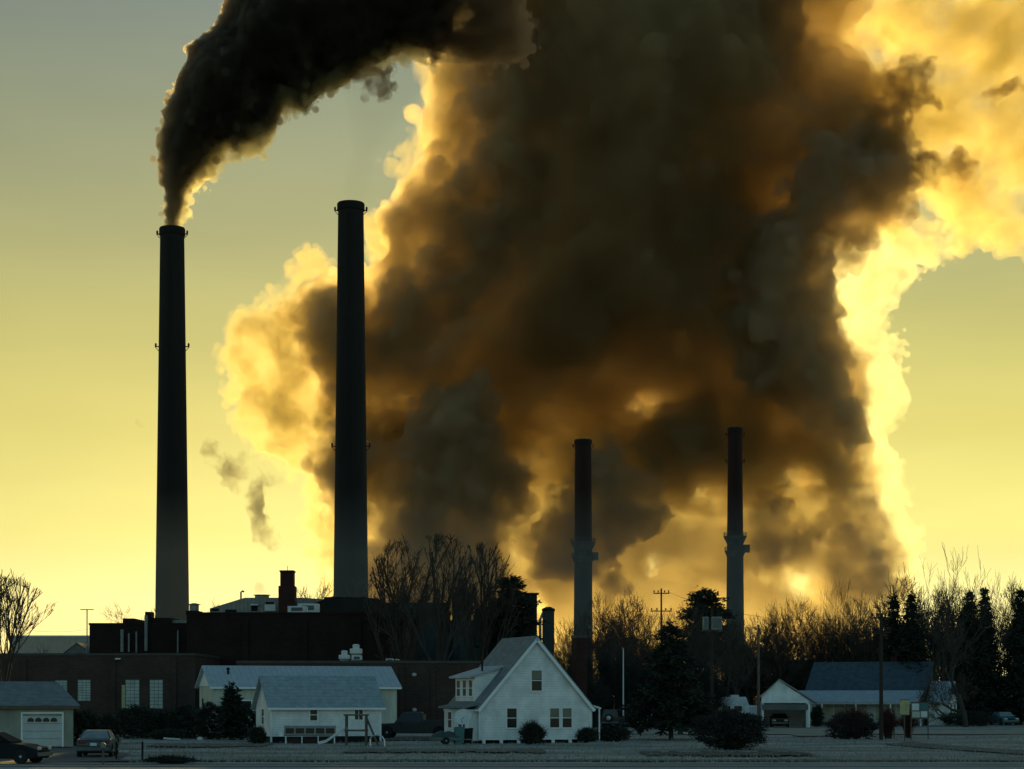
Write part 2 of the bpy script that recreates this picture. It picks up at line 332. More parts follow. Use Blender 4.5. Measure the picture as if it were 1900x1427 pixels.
def chimney(px, D, ytop, wtop, wbase, label, split=None, collars=(), lugs=(), brackets=(), mats=('soot',)):
    k = F / D; H = gz(ytop, D); r1, r0 = wtop / 2 / k, wbase / 2 / k
    t = thing('factory_chimney', (gx(px, D), D, 0), 0, label, 'factory chimney', 'four tall power plant chimneys')
    rad = lambda z: r0 + (r1 - r0) * (z / H)
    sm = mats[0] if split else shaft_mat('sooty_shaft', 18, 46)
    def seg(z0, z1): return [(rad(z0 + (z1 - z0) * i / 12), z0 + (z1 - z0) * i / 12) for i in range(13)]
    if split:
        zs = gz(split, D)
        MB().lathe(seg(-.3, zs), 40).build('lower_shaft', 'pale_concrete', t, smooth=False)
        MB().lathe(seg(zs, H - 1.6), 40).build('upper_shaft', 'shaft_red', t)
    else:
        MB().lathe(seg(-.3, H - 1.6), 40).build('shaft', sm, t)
    c = MB(); r = r1
    c.lathe([(r * 1.0, H - 1.62), (r * 1.09, H - 1.5), (r * 1.09, H - .25), (r * 1.03, H), (r * .84, H), (r * .82, H - 1.3), (r * .3, H - 1.5)], 40); c.build('rim', 'soot', t)
    for z_, rr, hh in collars:
        z = gz(z_, D); R_ = rad(z) * rr; p = MB()
        p.lathe([(rad(z) * 1.0, z - hh * 1.6), (R_ * .98, z - .3), (R_, z - .28), (R_, z), (rad(z), z + .02)], 40, cap=False)
        o = p.build('platform', 'far_steel', t)
        g2 = MB(); n = 22
        for j in range(n):
            a = 2 * math.pi * j / n; g2.cbox(math.cos(a) * R_ * .985, math.sin(a) * R_ * .985, z, .09, .09, 1.15)
        for zz in (z + .55, z + 1.1):
            ring = [(math.cos(2*math.pi*j/28) * R_ * .985, math.sin(2*math.pi*j/28) * R_ * .985, zz) for j in range(29)]
            g2.tube(ring, .055, 4, cap=False)
        g2.build('railing', 'far_steel', o)
    for z_ in lugs:                      # lamp brackets either side
        z = gz(z_, D)
        for sg in (-1, 1):
            b = MB(); x = sg * rad(z)
            b.box(min(x, x + sg * .75), max(x, x + sg * .75), -.18, .18, z - .12, z + .05); b.tube([(x, 0, z - .9), (x + sg * .7, 0, z - .1)], .07, 5)
            o = b.build('bracket', 'soot', t)
            MB().lathe([(.12, z + .05), (.2, z + .15), (.2, z + .5), (.1, z + .66)], 10, x=x + sg * .6).build('warning_lamp', 'redlamp', o, smooth=True)
    for z_, sg, hh in brackets:          # instrument boxes hung on one side
        z = gz(z_, D); x = sg * rad(z)
        MB().box(min(x, x + sg * hh), max(x, x + sg * hh), -1.0, 1.0, z - hh * .6, z + hh * .6).build('instrument_box', 'far_steel', t)
    # a caged ladder up the near side
    l = MB(); zz = np.linspace(2, H - 2, 14)
    for sx in (-.25, .25): l.tube([(sx, -rad(z) - .35, z) for z in zz], .045, 4)
    for z in np.arange(3, H - 2, 1.0): l.box(-.25, .25, -rad(z) - .38, -rad(z) - .32, z, z + .05)
    l.build('ladder', 'soot', t)
    return t, H, r1
DC, DR = 380.0, 620.0
chimney(319.5, DC, 423, 44, 67, 'tall dark chimney with black smoke pouring from its mouth', lugs=(434, 643))
chimney(651, DC, 377, 47, 70, 'tallest dark chimney, beside the golden cloud, giving almost no smoke', lugs=(390, 828))
chimney(1082, DR, 816, 30, 37, 'shorter two tone chimney with dark top, right behind the white gabled house', split=1012, collars=((1006, 1.42, 1.6), (1033, 1.28, 1.2)), lugs=(828,), brackets=((1032, 1, 2.0),))
chimney(1364, DR, 794, 26, 36, 'shorter two tone chimney rising from the wood beside the round evergreen', split=1003, collars=((995, 1.45, 1.6), (1022, 1.3, 1.2)), lugs=(806, 856), brackets=((1018, 1, 2.0),))
# ------------------------------------------------------------------ houses
I4 = Matrix.Identity(4)
YAW = R(20)
# the white gabled house, gable end to the camera, its long side and dormer seen on the left
WD = 130.0
hw = thing('white_house', (gx(994, WD), WD, 0), YAW, 'white clapboard house with a steep gable and a shed dormer, front centre', 'house')
X0, X1, LY, EV, RG = -3.95, 3.95, 6.4, 2.45, 7.0
wl, rf = gable(hw, X0, X1, 0, LY, EV, RG, 'white', 'grey_roof', over=.28)
MB().box(X0 + .03, X1 - .03, .03, LY - .03, -.3, .02).build('dark_base', 'dark', hw)
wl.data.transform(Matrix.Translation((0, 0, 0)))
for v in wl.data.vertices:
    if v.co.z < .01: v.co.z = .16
for i in range(7): MB().cbox(X0 + .25 + i * (X1 - X0 - .5) / 6, -.02, -.1, .22, .12, .262).build('pier', 'trim', hw)
FT = wall_T((0, 0, 0), 0)
window(hw, FT, -.30, 3.45, .72, 1.35, blind=.45, bars=(1, 2))
window(hw, FT, -2.05, .98, .68, 1.28, bars=(1, 2))
window(hw, FT, 1.02, .98, .66, 1.28, blind=.5, bars=(1, 2)); window(hw, FT, 1.92, .66 + .32, .66, 1.28, blind=.5, bars=(1, 2))
# rake boards and corner boards
rb = MB(); s_ = (RG - EV) / (X1 - 0)
for sg in (-1, 1):
    L_ = math.hypot(X1 + .28, (RG - EV) / X1 * (X1 + .28)); a = math.atan2(RG - EV, X1)
    T = Matrix.Translation((0, -.27, RG + .02)) @ Matrix.Rotation(-sg * -a if sg < 0 else a, 4, 'Y')
    if sg > 0: rb.box(0, L_, -.03, .03, -.2, .0, T)
    else: rb.box(-L_, 0, -.03, .03, -.2, .0, Matrix.Translation((0, -.27, RG + .02)) @ Matrix.Rotation(-a, 4, 'Y'))
rb.build('rake_board', 'trim', hw)
for x in (X0 - .01, X1 + .01): MB().box(x - .06, x + .06, -.025, .1, .16, EV).build('corner_board', 'trim', hw)
# shed dormer on the left slope
dm = MB(); xd0, yd0, yd1 = X0 + .15, 1.5, 5.6
zd0, zd1 = EV + .2, 4.45
sl_ = .28; xr = xd0 + 3.0
dm.prism([(xd0, zd0), (xd0, zd1), (xr, zd1 + sl_ * 3.0), (xr, zd0 + 1.2)], yd0, yd1)
do = dm.build('dormer', 'white', hw)
slab_roof('dormer_roof', [(xd0 - .4, yd0 - .25, zd1 - .02), (xd0 - .4, yd1 + .25, zd1 - .02), (xr + .25, yd1 + .25, zd1 + sl_ * 3.4 + .1), (xr + .25, yd0 - .25, zd1 + sl_ * 3.4 + .1)], .13, 'porch_roof', do)
DT = wall_T((xd0, yd1, 0), -math.pi / 2)
for u in (.35, 1.65, 2.95): window(do, DT, u, 3.1, .75, 1.05, bars=(1, 2))
MB().lathe([(.07, 4.7), (.07, 5.35), (.1, 5.36), (.1, 5.42)], 10, x=xd0 + .8, y=2.3).build('vent_pipe', 'dark', hw)
# glazed side porch under the left eave
po = MB().box(X0 - .8, X0 + .02, .35, 5.2, .1, 2.2).build('side_porch', 'white', hw)
slab_roof('porch_roof', [(X0 - 1.15, .1, 2.38), (X0 + .1, .1, 2.62), (X0 + .1, 5.5, 2.62), (X0 - 1.15, 5.5, 2.38)], .12, 'grey_roof', po)
PT = wall_T((X0 - .8, 5.2, 0), -math.pi / 2)
for u in (.9, 3.1): window(po, PT, u, .95, .8, 1.05, bars=(1, 2))
dr = MB().box(.12, .7, -.03, .02, .15, 2.1, wall_T((X0 - .8, .35, 0), 0)).build('door', 'plastic_w', po)
# right side: canopy over the back steps
cn = slab_roof('door_canopy', [(X1 - .02, .5, 2.62), (X1 + 1.0, .5, 2.3), (X1 + 1.0, 2.1, 2.3), (X1 - .02, 2.1, 2.62)], .1, 'trim', hw)
MB().box(X1 + .02, X1 + .8, .7, 2.0, .1, .9).build('back_steps', 'tank', hw)
for y in (.6, 2.0): MB().cbox(X1 + .9, y, 0, .09, .09, 2.25).build('canopy_post', 'trim', cn)
chb = MB().box(X1 + .01, X1 + .8, 2.5, 3.4, -.1, 7.1).build('brick_chimney', 'brick_red', hw)
MB().box(X1 - .05, X1 + .86, 2.44, 3.46, 7.1, 7.26).build('chimney_cap', 'coping', chb)
gt = MB().tube([(X0 - .33, -.28, 2.13), (X0 - .33, LY + .25, 2.13)], .07, 6); gt.tube([(X0 + .1, -.06, 2.1), (X0 + .1, -.06, .2)], .045, 6); gt.build('gutter', 'trim', hw)

# the small shed in front of the long white building
SD = 129.5
sh = thing('white_shed', (gx(503.5, SD), SD, 0), YAW, 'small white clapboard shed with a grey blue shingle roof, left of the gabled house', 'shed')
SL, SDp = 7.55, 4.7
wsh, _ = gable(sh, 0, SL, 0, SDp, 2.42, 4.35, 'white', 'shed_roof', along='x', over=.3)
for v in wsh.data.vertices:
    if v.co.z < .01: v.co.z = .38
MB().box(.03, SL - .03, .03, SDp - .03, -.3, .39).build('dark_base', 'dark', sh)  # dark band below the wall stands in for the shade there
window(sh, I4, 2.65, 1.45, .48, .75, bars=(1, 2)); window(sh, I4, 5.75, 1.45, .55, .78, bars=(2, 2))
for x in (-.01, SL + .01): MB().box(x - .06, x + .06, -.03, .08, 0, 2.4).build('corner_board', 'trim', sh)
f_ = MB().box(-.3, SL + .3, -.36, -.31, 2.16, 2.3); f_.build('fascia', 'trim', sh)
window(sh, wall_T((0, SDp, 0), -math.pi / 2), 1.9, 1.2, .7, 1.0, bars=(1, 2))

# long white building behind the shed
LD = 160.0
lb = thing('long_white_building', (gx(395, LD), LD, 0), YAW, 'long low cream walled building with a pale metal roof, behind the small shed', 'building')
gable(lb, 0, 15.8, 0, 5.8, 3.95, 5.55, 'cream', 'metal_roof', along='x', over=.35)
gp_ = MB().prism([(0.0, 3.95), (5.8, 3.95), (2.9, 5.5)], -.06, -.01, axis='x'); gp_.build('gable_board', 'trim', lb)
window(lb, wall_T((0, 5.8, 0), -math.pi / 2), 3.6, .9, 1.0, 1.3, bars=(1, 2), blind=.4); window(lb, wall_T((0, 5.8, 0), -math.pi / 2), 1.3, .9, .9, 1.3)
dk = MB().box(-.03, .02, 4.0, 4.6, 1.9, 2.9); dk.build('vent', 'dark', lb)
for u in (2.2, 9.0): window(lb, I4, u, 1.4, 1.0, 1.3, bars=(1, 2))
MB().box(12.6, 13.5, -.04, .02, .1, 2.1).build('door', 'plastic_w', lb)
MB().box(-.3, 16.1, -.42, -.36, 3.7, 3.86).build('fascia', 'trim', lb)
MB().lathe([(.09, 4.6), (.09, 5.3), (.16, 5.32), (.16, 5.42), (.05, 5.5)], 10, x=1.6, y=1.6).build('roof_vent', 'dark', lb)

# garage at the left edge
GD = 116.0
ga = thing('garage', (gx(136, GD + 2), GD + 2, 0), R(17), 'low garage with one pale sectional door at the left edge', 'garage')
W_ = 12.0
bw = MB().box(-W_, 0, 0, 7.0, 0, 2.55); bw.build('wall', 'garage_wall', ga)
hp = MB(); o_ = .4
hp.add([(-W_-o_,-o_,2.5),(o_,-o_,2.5),(o_,7+o_,2.5),(-W_-o_,7+o_,2.5),(-W_+2,3.5,4.0),(-.75,3.5,4.0)], [(0,3,2,1),(0,1,5,4),(1,2,5),(2,3,4,5),(3,0,4)]); hp.build('roof', 'grey_roof', ga)
MB().box(-W_-.35, .35, -.38, -.32, 2.3, 2.49).build('fascia', 'wood', ga)
gdo = MB(); x0, x1 = gx(45, GD) - gx(138, GD), gx(117, GD) - gx(138, GD)
for i in range(4): gdo.box(x0, x1, -.05, .03, .04 + i * .46, .48 + i * .46)
gdo = gdo.build('garage_door', 'garage_door', ga, bevel=.015)
for i in range(4):
    xx = x0 + .28 + i * (x1 - x0 - .95) / 3; pane = MB()
    pane.prism([(xx, 1.52), (xx + .38, 1.52), (xx + .38, 1.66), (xx + .30, 1.74), (xx + .19, 1.78), (xx + .08, 1.74), (xx, 1.66)], -.07, -.04); pane.build('door_pane', 'glass', gdo)
fr = MB(); fr.box(x0 - .1, x0, -.08, .02, 0, 2.0); fr.box(x1, x1 + .1, -.08, .02, 0, 2.0); fr.box(x0 - .1, x1 + .1, -.08, .02, 2.0, 2.12); fr.build('door_frame', 'trim', ga)
window(ga, I4, -7.4, .9, 1.3, 1.1, bars=(2, 1)); window(ga, I4, -10.2, .9, 1.3, 1.1, bars=(2, 1))

# dark blue roofed house on the right
ED = 206.0; k_ = F / ED
eh = thing('blue_roof_house', (gx(1512, ED), ED + 5.5, 0), R(-24), 'white house under a big dark blue roof with a pale porch roof below it', 'house')
EL, EP = 12.6, 8.4
gable(eh, 0, EL, 0, EP, 3.3, 6.75, 'tank', 'blue_roof', along='x', over=.35, th=.14)  # dark wall colour stands for the unlit gable ends
MB().box(.02, EL - .02, -.03, -.004, 0, 3.2).build('front_wall', 'cream', eh)
wing = MB().prism([(.8, 0), (5.2, 0), (5.2, 2.7), (3.0, 4.6), (.8, 2.7)], EL + .4, EL + 2.6, axis='x').build('wing', 'white', eh)
slab_roof('wing_roof', [(EL + .3, .4, 2.5), (EL + 2.85, .4, 2.5), (EL + 2.85, 3.0, 4.75), (EL + .3, 3.0, 4.75)], .12, 'porch_roof', wing)
slab_roof('wing_roof', [(EL + .3, 5.6, 2.5), (EL + .3, 3.0, 4.752), (EL + 2.85, 3.0, 4.752), (EL + 2.85, 5.6, 2.5)], .12, 'porch_roof', wing)
slab_roof('porch_roof', [(-1.6, -3.0, 2.55), (EL + .1, -3.0, 2.55), (EL + .1, .1, 3.75), (-1.0, .1, 3.75)], .15, 'porch_roof', eh)
for x in (-1.3, 2.4, 6.1, 9.8, 13.0): MB().cbox(x, -2.75, 0, .14, .14, 2.42).build('porch_post', 'trim', eh)
MB().box(-1.3, EL, -2.8, -2.68, 2.28, 2.42).build('porch_beam', 'trim', eh)
MB().box(-1.3, EL, -2.9, -.01, -.2, .18).build('porch_floor', 'tank', eh)
for u in (3.0, 9.8): window(eh, I4, u, 1.1, 1.1, 1.35, bars=(1, 2))
MB().box(6.6, 7.6, -.05, .02, .2, 2.3).build('door', 'plastic_w', eh)
MB().box(.3, 2.0, -2.72, -2.6, .2, 2.2).build('porch_screen', 'cream', eh)
ET = wall_T((EL + 2.6, 0, 0), math.pi / 2)
for u in (1.5, 3.6): window(eh, ET, u, 1.0, .8, 1.3, bars=(1, 2))
MB().box(8.2, 8.9, 4.2, 4.9, 6.5, 7.5).build('brick_chimney', 'brick_red', eh)

# white gabled carport beside it
FD = 194.0
cp = thing('carport', (gx(1414, FD), FD, 0), R(-6), 'white gabled carport with a dark car inside, right of the camper', 'carport')
CW = 4.55
cw_ = MB(); cw_.box(0, .16, 0, 6.5, 0, 2.6); cw_.box(CW - .16, CW, 0, 6.5, 0, 2.6); cw_.box(.16, CW - .16, 6.3, 6.5, 0, 2.6); cw_.build('wall', 'white', cp)
MB().prism([(-.05, 2.45), (CW + .05, 2.45), (CW + .05, 2.62), (CW / 2 - .6, 4.75), (-.05, 3.1)], -.03, .12).build('gable_board', 'white', cp)
MB().box(0, CW, -.06, -.03, 1.75, 2.3).build('header_board', 'tank', cp)
slab_roof('roof', [(-.3, -.3, 3.0), (CW / 2 - .6, -.3, 4.86), (CW / 2 - .2, 6.7, 4.86), (-.3, 6.7, 3.0)], .12, 'brown_roof', cp)
slab_roof('roof', [(CW / 2 - .6, -.3, 4.862), (CW + .9, -.3, 2.5), (CW + .9, 6.7, 2.5), (CW / 2 - .2, 6.7, 4.862)], .12, 'brown_roof', cp)
MB().cbox(CW + .1, -.15, 0, .16, .16, 2.4).build('post', 'trim', cp)

# dark roofed house further back
gh = thing('dark_roof_house', (gx(1468, 262), 262, 0), 0, 'dark grey green roof of a house behind the white carport', 'house')
gable(gh, 0, gx(1532, 262) - gx(1468, 262), 0, 6, 4.6, 8.0, 'tank', 'blue_roof', along='x', over=.2)
window(gh, I4, 1.2, 1.2, 1.0, 1.4)
# white house at the right edge
rh = thing('white_cottage', (gx(1845, 232), 232, 0), R(-8), 'white cottage with a grey lean-to, partly cut off by the right edge', 'house')
gable(rh, 0, 9.5, 0, 6, 4.2, 6.6, 'white', 'grey_roof', along='y', over=.3)
MB().box(2.6, 7.5, -2.6, -.01, 0, 2.3).build('lean_to', 'cream', rh)
slab_roof('lean_to_roof', [(2.4, -2.9, 2.4), (7.7, -2.9, 2.4), (7.7, .02, 3.3), (2.4, .02, 3.3)], .12, 'grey_roof', rh)
MB().box(3.2, 5.2, -2.66, -2.58, .1, 1.7).build('lean_to_door', 'dark', rh)
window(rh, I4, .8, 1.2, .8, 1.3, bars=(1, 2)); window(rh, I4, 3.2, 3.7, .7, 1.2, bars=(1, 2)); window(rh, I4, 6.6, 3.7, .7, 1.2, bars=(1, 2))
ws = thing('garden_shed', (gx(1788, 222), 222, 0), R(-5), 'little white shed between the tree trunks near the teal car', 'shed')
gable(ws, 0, 1.7, 0, 2.2, 1.7, 2.5, 'white', 'grey_roof', along='y', over=.12); MB().box(.45, 1.2, -.04, .02, .05, 1.5).build('door', 'tank', ws)

# ------------------------------------------------------------------ the factory
def block(name, px0, px1, D, ytop, depth, wm, label, cap=.22, par=.5):
    t = thing(name, (gx(px0, D), D, 0), 0, label, 'factory building'); w_ = gx(px1, D) - gx(px0, D); h = gz(ytop, D)
    MB().box(0, w_, 0, depth, -.2, h - cap).build('wall', wm, t)
    c = MB(); c.box(-.08, w_ + .08, -.08, .35, h - cap, h); c.box(-.08, w_ + .08, depth - .35, depth + .08, h - cap, h)
    c.box(-.08, .35, .35, depth - .35, h - cap, h); c.box(w_ - .35, w_ + .08, .35, depth - .35, h - cap, h); c.build('coping', 'coping' if wm == 'brick' else wm, t)
    return t, w_, h
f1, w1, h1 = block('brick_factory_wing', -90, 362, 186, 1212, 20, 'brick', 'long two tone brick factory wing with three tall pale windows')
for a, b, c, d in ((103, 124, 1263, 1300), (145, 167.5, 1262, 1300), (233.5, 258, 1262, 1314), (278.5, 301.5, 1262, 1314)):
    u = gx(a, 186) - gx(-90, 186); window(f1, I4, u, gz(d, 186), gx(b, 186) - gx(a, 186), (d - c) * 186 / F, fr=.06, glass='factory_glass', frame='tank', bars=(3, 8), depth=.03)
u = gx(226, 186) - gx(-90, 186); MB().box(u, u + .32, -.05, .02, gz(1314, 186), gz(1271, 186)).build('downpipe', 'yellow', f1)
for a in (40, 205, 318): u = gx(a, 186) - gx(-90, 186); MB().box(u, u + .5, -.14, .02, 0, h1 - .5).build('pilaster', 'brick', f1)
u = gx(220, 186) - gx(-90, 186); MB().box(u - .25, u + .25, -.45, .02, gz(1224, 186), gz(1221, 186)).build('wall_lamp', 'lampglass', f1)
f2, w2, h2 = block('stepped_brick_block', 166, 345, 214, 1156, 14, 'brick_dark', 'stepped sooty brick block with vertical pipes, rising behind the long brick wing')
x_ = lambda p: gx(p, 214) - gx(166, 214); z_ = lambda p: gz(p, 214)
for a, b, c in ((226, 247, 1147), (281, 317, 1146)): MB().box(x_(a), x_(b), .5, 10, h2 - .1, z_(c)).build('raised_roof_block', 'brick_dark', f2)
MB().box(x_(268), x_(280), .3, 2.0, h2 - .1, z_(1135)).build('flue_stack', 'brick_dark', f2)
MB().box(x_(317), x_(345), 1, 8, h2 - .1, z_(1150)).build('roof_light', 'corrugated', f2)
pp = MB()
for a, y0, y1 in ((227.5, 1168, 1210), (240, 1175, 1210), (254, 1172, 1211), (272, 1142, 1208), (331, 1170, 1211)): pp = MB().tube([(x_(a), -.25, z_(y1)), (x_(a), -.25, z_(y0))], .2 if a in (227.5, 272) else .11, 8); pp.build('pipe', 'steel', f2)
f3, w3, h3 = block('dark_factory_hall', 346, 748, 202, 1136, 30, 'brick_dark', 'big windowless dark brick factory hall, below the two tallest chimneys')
x_ = lambda p: gx(p, 202) - gx(346, 202)
MB().box(x_(346) - .02, x_(367), -.05, 3, h3 - .3, gz(1133, 202)).build('parapet_block', 'brick_dark', f3)
for a in (450, 560, 660): MB().box(x_(a), x_(a) + .6, -.25, .02, 0, h3 - .8).build('buttress', 'brick_dark', f3)
MB().lathe([(.5, h3 - .2), (.5, gz(1121, 202)), (.75, gz(1120, 202)), (.2, gz(1117, 202))], 12, x=x_(353), y=2.5).build('roof_vent', 'steel', f3)
f4, w4, h4 = block('low_brick_workshop', 440, 892, 173, 1226, 16, 'brick', 'low brown brick workshop with two small wall lamps, left of the gabled house')
for i, (p, y) in enumerate(((769, 1251), (769.5, 1316))):
    u = gx(p, 173) - gx(440, 173); b = MB().tube([(u, .02, gz(y, 173) + .1), (u, -.5, gz(y, 173) + .1)], .05, 6); o = b.build('lamp_arm', 'steel', f4)
    MB().lathe([(.05, gz(y, 173) + .12), (.22, gz(y, 173) + .05), (.2, gz(y, 173) - .12), (.1, gz(y, 173) - .2)], 12, x=u, y=-.5).build('wall_lamp', 'lampglass', o)
for p in (742, 800, 848): u = gx(p, 173) - gx(440, 173); MB().box(u, u + .4, -.12, .02, 0, h4 - .5).build('pilaster', 'brick', f4)
# white plant on its roof
def rooftop(px, pyb, D, w_, d_, h_, label, kind=0):
    t = thing('rooftop_unit', (gx(px, D), D + 3, gz(pyb, D)), 0, label, 'rooftop unit', 'pale ventilation units on the factory roofs')
    b = MB().box(-w_/2, w_/2, 0, d_, .12, h_).build('housing', 'plastic_w', t, bevel=.05)
    MB().box(-w_/2 + .1, w_/2 - .1, .1, d_ - .1, -.6, .118).build('curb', 'steel', t)
    if kind == 0: MB().lathe([(w_*.28, h_), (w_*.3, h_+.25), (w_*.34, h_+.28), (w_*.2, h_+.42)], 14, x=0, y=d_/2).build('fan_cowl', 'plastic_w', t)
    else: MB().box(-w_*.3, w_*.3, -.06, .02, h_*.35, h_*.8).build('louvre', 'tank', t)
rooftop(633, 1224, 176, 1.0, 1.0, .5, 'low white roof vent, left of the square ones above the long white building', 0)
rooftop(655, 1214, 178, 1.1, 1.1, .6, 'raised round topped white roof vent on the low brick workshop', 0)
rooftop(657, 1226, 174, .9, .9, .55, 'square white roof box in front of the raised round vent', 1)
rooftop(719, 1227, 174, .7, .7, .3, 'small flat pale roof vent above the dark pickup', 1)
rooftop(733, 1227, 174, .4, .5, .25, 'tiny pale roof cap at the right end of the vents', 1)
rooftop(545, 1136, 206, 2.0, 2.0, .8, 'pale flat roof plant beside the square brick stack', 1)
rooftop(566, 1136, 210, 2.2, 2.0, 1.1, 'taller pale roof plant on the dark hall, right of the square brick stack', 1)
# buildings seen over the hall's roof
mb_ = thing('grey_mill_building', (gx(389, 243), 243, 0), 0, 'grey sheet metal mill with a sloping roof, peeping over the dark hall', 'factory building')
x_ = lambda p: gx(p, 243) - gx(389, 243); z_ = lambda p: gz(p, 243)
MB().prism([(0, 0), (x_(606), 0), (x_(606), z_(1112)), (x_(560), z_(1109)), (x_(454), z_(1109)), (0, z_(1129))], 0, 3.5).build('wall', 'corrugated', mb_)
for a, b, c, d in ((392, 406, 1129, 1134), (418, 439, 1131, 1136), (466, 478, 1124, 1134), (493, 508, 1117, 1121)):
    MB().box(x_(a), x_(b), -.06, .02, z_(d), z_(c)).build('opening', 'dark', mb_)
for a, b, c, d in ((465, 480, 1121, 1123.5), (492, 512, 1122, 1134)): MB().box(x_(a), x_(b), -.5, .02, z_(d), z_(c)).build('canopy', 'plastic_w', mb_)
MB().tube([(x_(445), 1, z_(1113)), (x_(445), 1, z_(1098)), (x_(448), 1, z_(1096)), (x_(451), 1, z_(1097.5))], .12, 6).build('steam_pipe', 'steel', mb_)
MB().lathe([(.9, z_(1110)), (.9, z_(1104)), (1.1, z_(1103.5)), (1.1, z_(1102.5))], 14, x=x_(483), y=1.6).build('steam_vent', 'steel', mb_)
bs = thing('square_brick_stack', (gx(531.5, 238), 238, 0), 0, 'short square red brick chimney stack between the two tallest chimneys', 'brick chimney')
k_ = 238 / F
MB().box(-15 * k_, 15 * k_, 0, 2.4, 0, gz(1087, 238)).build('base', 'brick_red', bs)
MB().box(-12 * k_, 12 * k_, .2, 2.2, gz(1087, 238), gz(1061, 238)).build('shaft', 'brick_red', bs)
MB().box(-13.2 * k_, 13.2 * k_, .08, 2.3, gz(1061, 238), gz(1058, 238)).build('cap', 'brick_red', bs)
MB().tube([(0, 1, gz(1058, 238)), (0, 1, gz(1049, 238))], .035, 5).build('lightning_rod', 'steel', bs)
bh = thing('boiler_house', (gx(546, 236), 236, 0), 0, 'dark hip roofed boiler house at the foot of the tallest chimney', 'factory building')
x_ = lambda p: gx(p, 236) - gx(546, 236); z_ = lambda p: gz(p, 236)
MB().prism([(0, 0), (x_(742), 0), (x_(742), z_(1134)), (x_(700), z_(1110)), (x_(615), z_(1107)), (0, z_(1132))], 0, 5).build('wall', 'soot', bh)
for a in (600, 640, 668): MB().box(x_(a), x_(a) + .8, .8, 2, z_(1112), z_(1112 - 5)).build('ridge_vent', 'soot', bh)
tk = thing('grey_storage_tank', (gx(857, 240), 240, 0), 0, 'domed grey green tank half hidden behind the big bare trees', 'storage tank')
r_ = 18 * 240 / F; zt = gz(1108, 240)
MB().lathe([(r_, 0), (r_, zt - .3), (r_ * 1.03, zt - .25), (r_ * 1.03, zt), (r_ * .9, zt + .45), (r_ * .55, zt + .9), (.05, zt + 1.05)], 28).build('shell', 'far_steel', tk, smooth=False)
MB().box(-.25, .25, -r_ - .35, -r_ + .02, 0, zt).build('ladder', 'far_steel', tk)
gb = thing('grey_process_building', (gx(706, 242), 242, 0), 0, 'flat roofed grey process building behind the big bare trees', 'factory building')
x_ = lambda p: gx(p, 242) - gx(706, 242); z_ = lambda p: gz(p, 242)
MB().box(0, x_(832), 0, 5, 0, z_(1118)).build('wall', 'far_steel', gb); MB().box(x_(880), x_(975), .5, 5, 0, z_(1128)).build('annex', 'far_steel', gb); MB().box(x_(832) + .01, x_(880) - .01, .6, 4, 0, z_(1150)).build('link_block', 'far_steel', gb)
for a in (725, 755, 785): MB().box(x_(a), x_(a + 12), -.05, .02, z_(1140), z_(1128)).build('louvre', 'dark', gb)
db = thing('dark_hopper_tower', (gx(974, 239), 239, 0), 0, 'dark square hopper tower right behind the bushy evergreen', 'factory tower')
MB().box(0, gx(996.5, 239) - gx(974, 239), 0, 2.5, 0, gz(1102, 239)).build('housing', 'soot', db); MB().box(-.2, gx(1000, 239) - gx(974, 239), -.2, 2.7, gz(1102, 239), gz(1100, 239)).build('roof', 'soot', db)
so_ = thing('round_silo', (gx(1017.5, 226), 226, 0), 0, 'slim grey round silo with a flat cap, left of the shorter chimney', 'silo')
r_ = 11 * 226 / F; zt = gz(1134, 226)
MB().lathe([(r_, 0), (r_, zt)], 24).build('shell', 'far_steel', so_); MB().lathe([(r_ * 1.12, zt), (r_ * 1.12, zt + .25), (r_ * .4, zt + .5)], 24).build('cap', 'soot', so_)
MB().tube([(-r_ * 1.4, 0, 0), (-r_ * 1.4, 0, zt - 1), (-r_ * .6, 0, zt + .3)], .16, 6).build('fill_pipe', 'steel', so_)
wh = thing('far_warehouse', (gx(18, 420), 420, 0), 0, 'long pale grey warehouse on the horizon behind the leftmost bare tree', 'warehouse')
x_ = lambda p: gx(p, 420) - gx(18, 420); z_ = lambda p: gz(p, 420)
MB().box(0, x_(172), 0, 20, 0, z_(1182)).build('wall', 'corrugated', wh); MB().box(-.3, x_(172) + .3, -.3, 20.3, z_(1182), z_(1179)).build('roof', 'metal_roof', wh)
for a in (60, 105, 140): MB().box(x_(a), x_(a + 16), -.1, .02, 0, z_(1250)).build('loading_door', 'steel', wh)
bl = thing('small_gabled_house', (gx(121, 262), 262, 0), 0, 'small dark house with a bluish roof in front of the far warehouse', 'house')
gable(bl, 0, gx(166, 262) - gx(121, 262), 0, 4, gz(1211, 262), gz(1194, 262), 'tank', 'blue_roof', along='y', over=.2)
window(bl, I4, 1.2, 5.2, .8, 1.2)
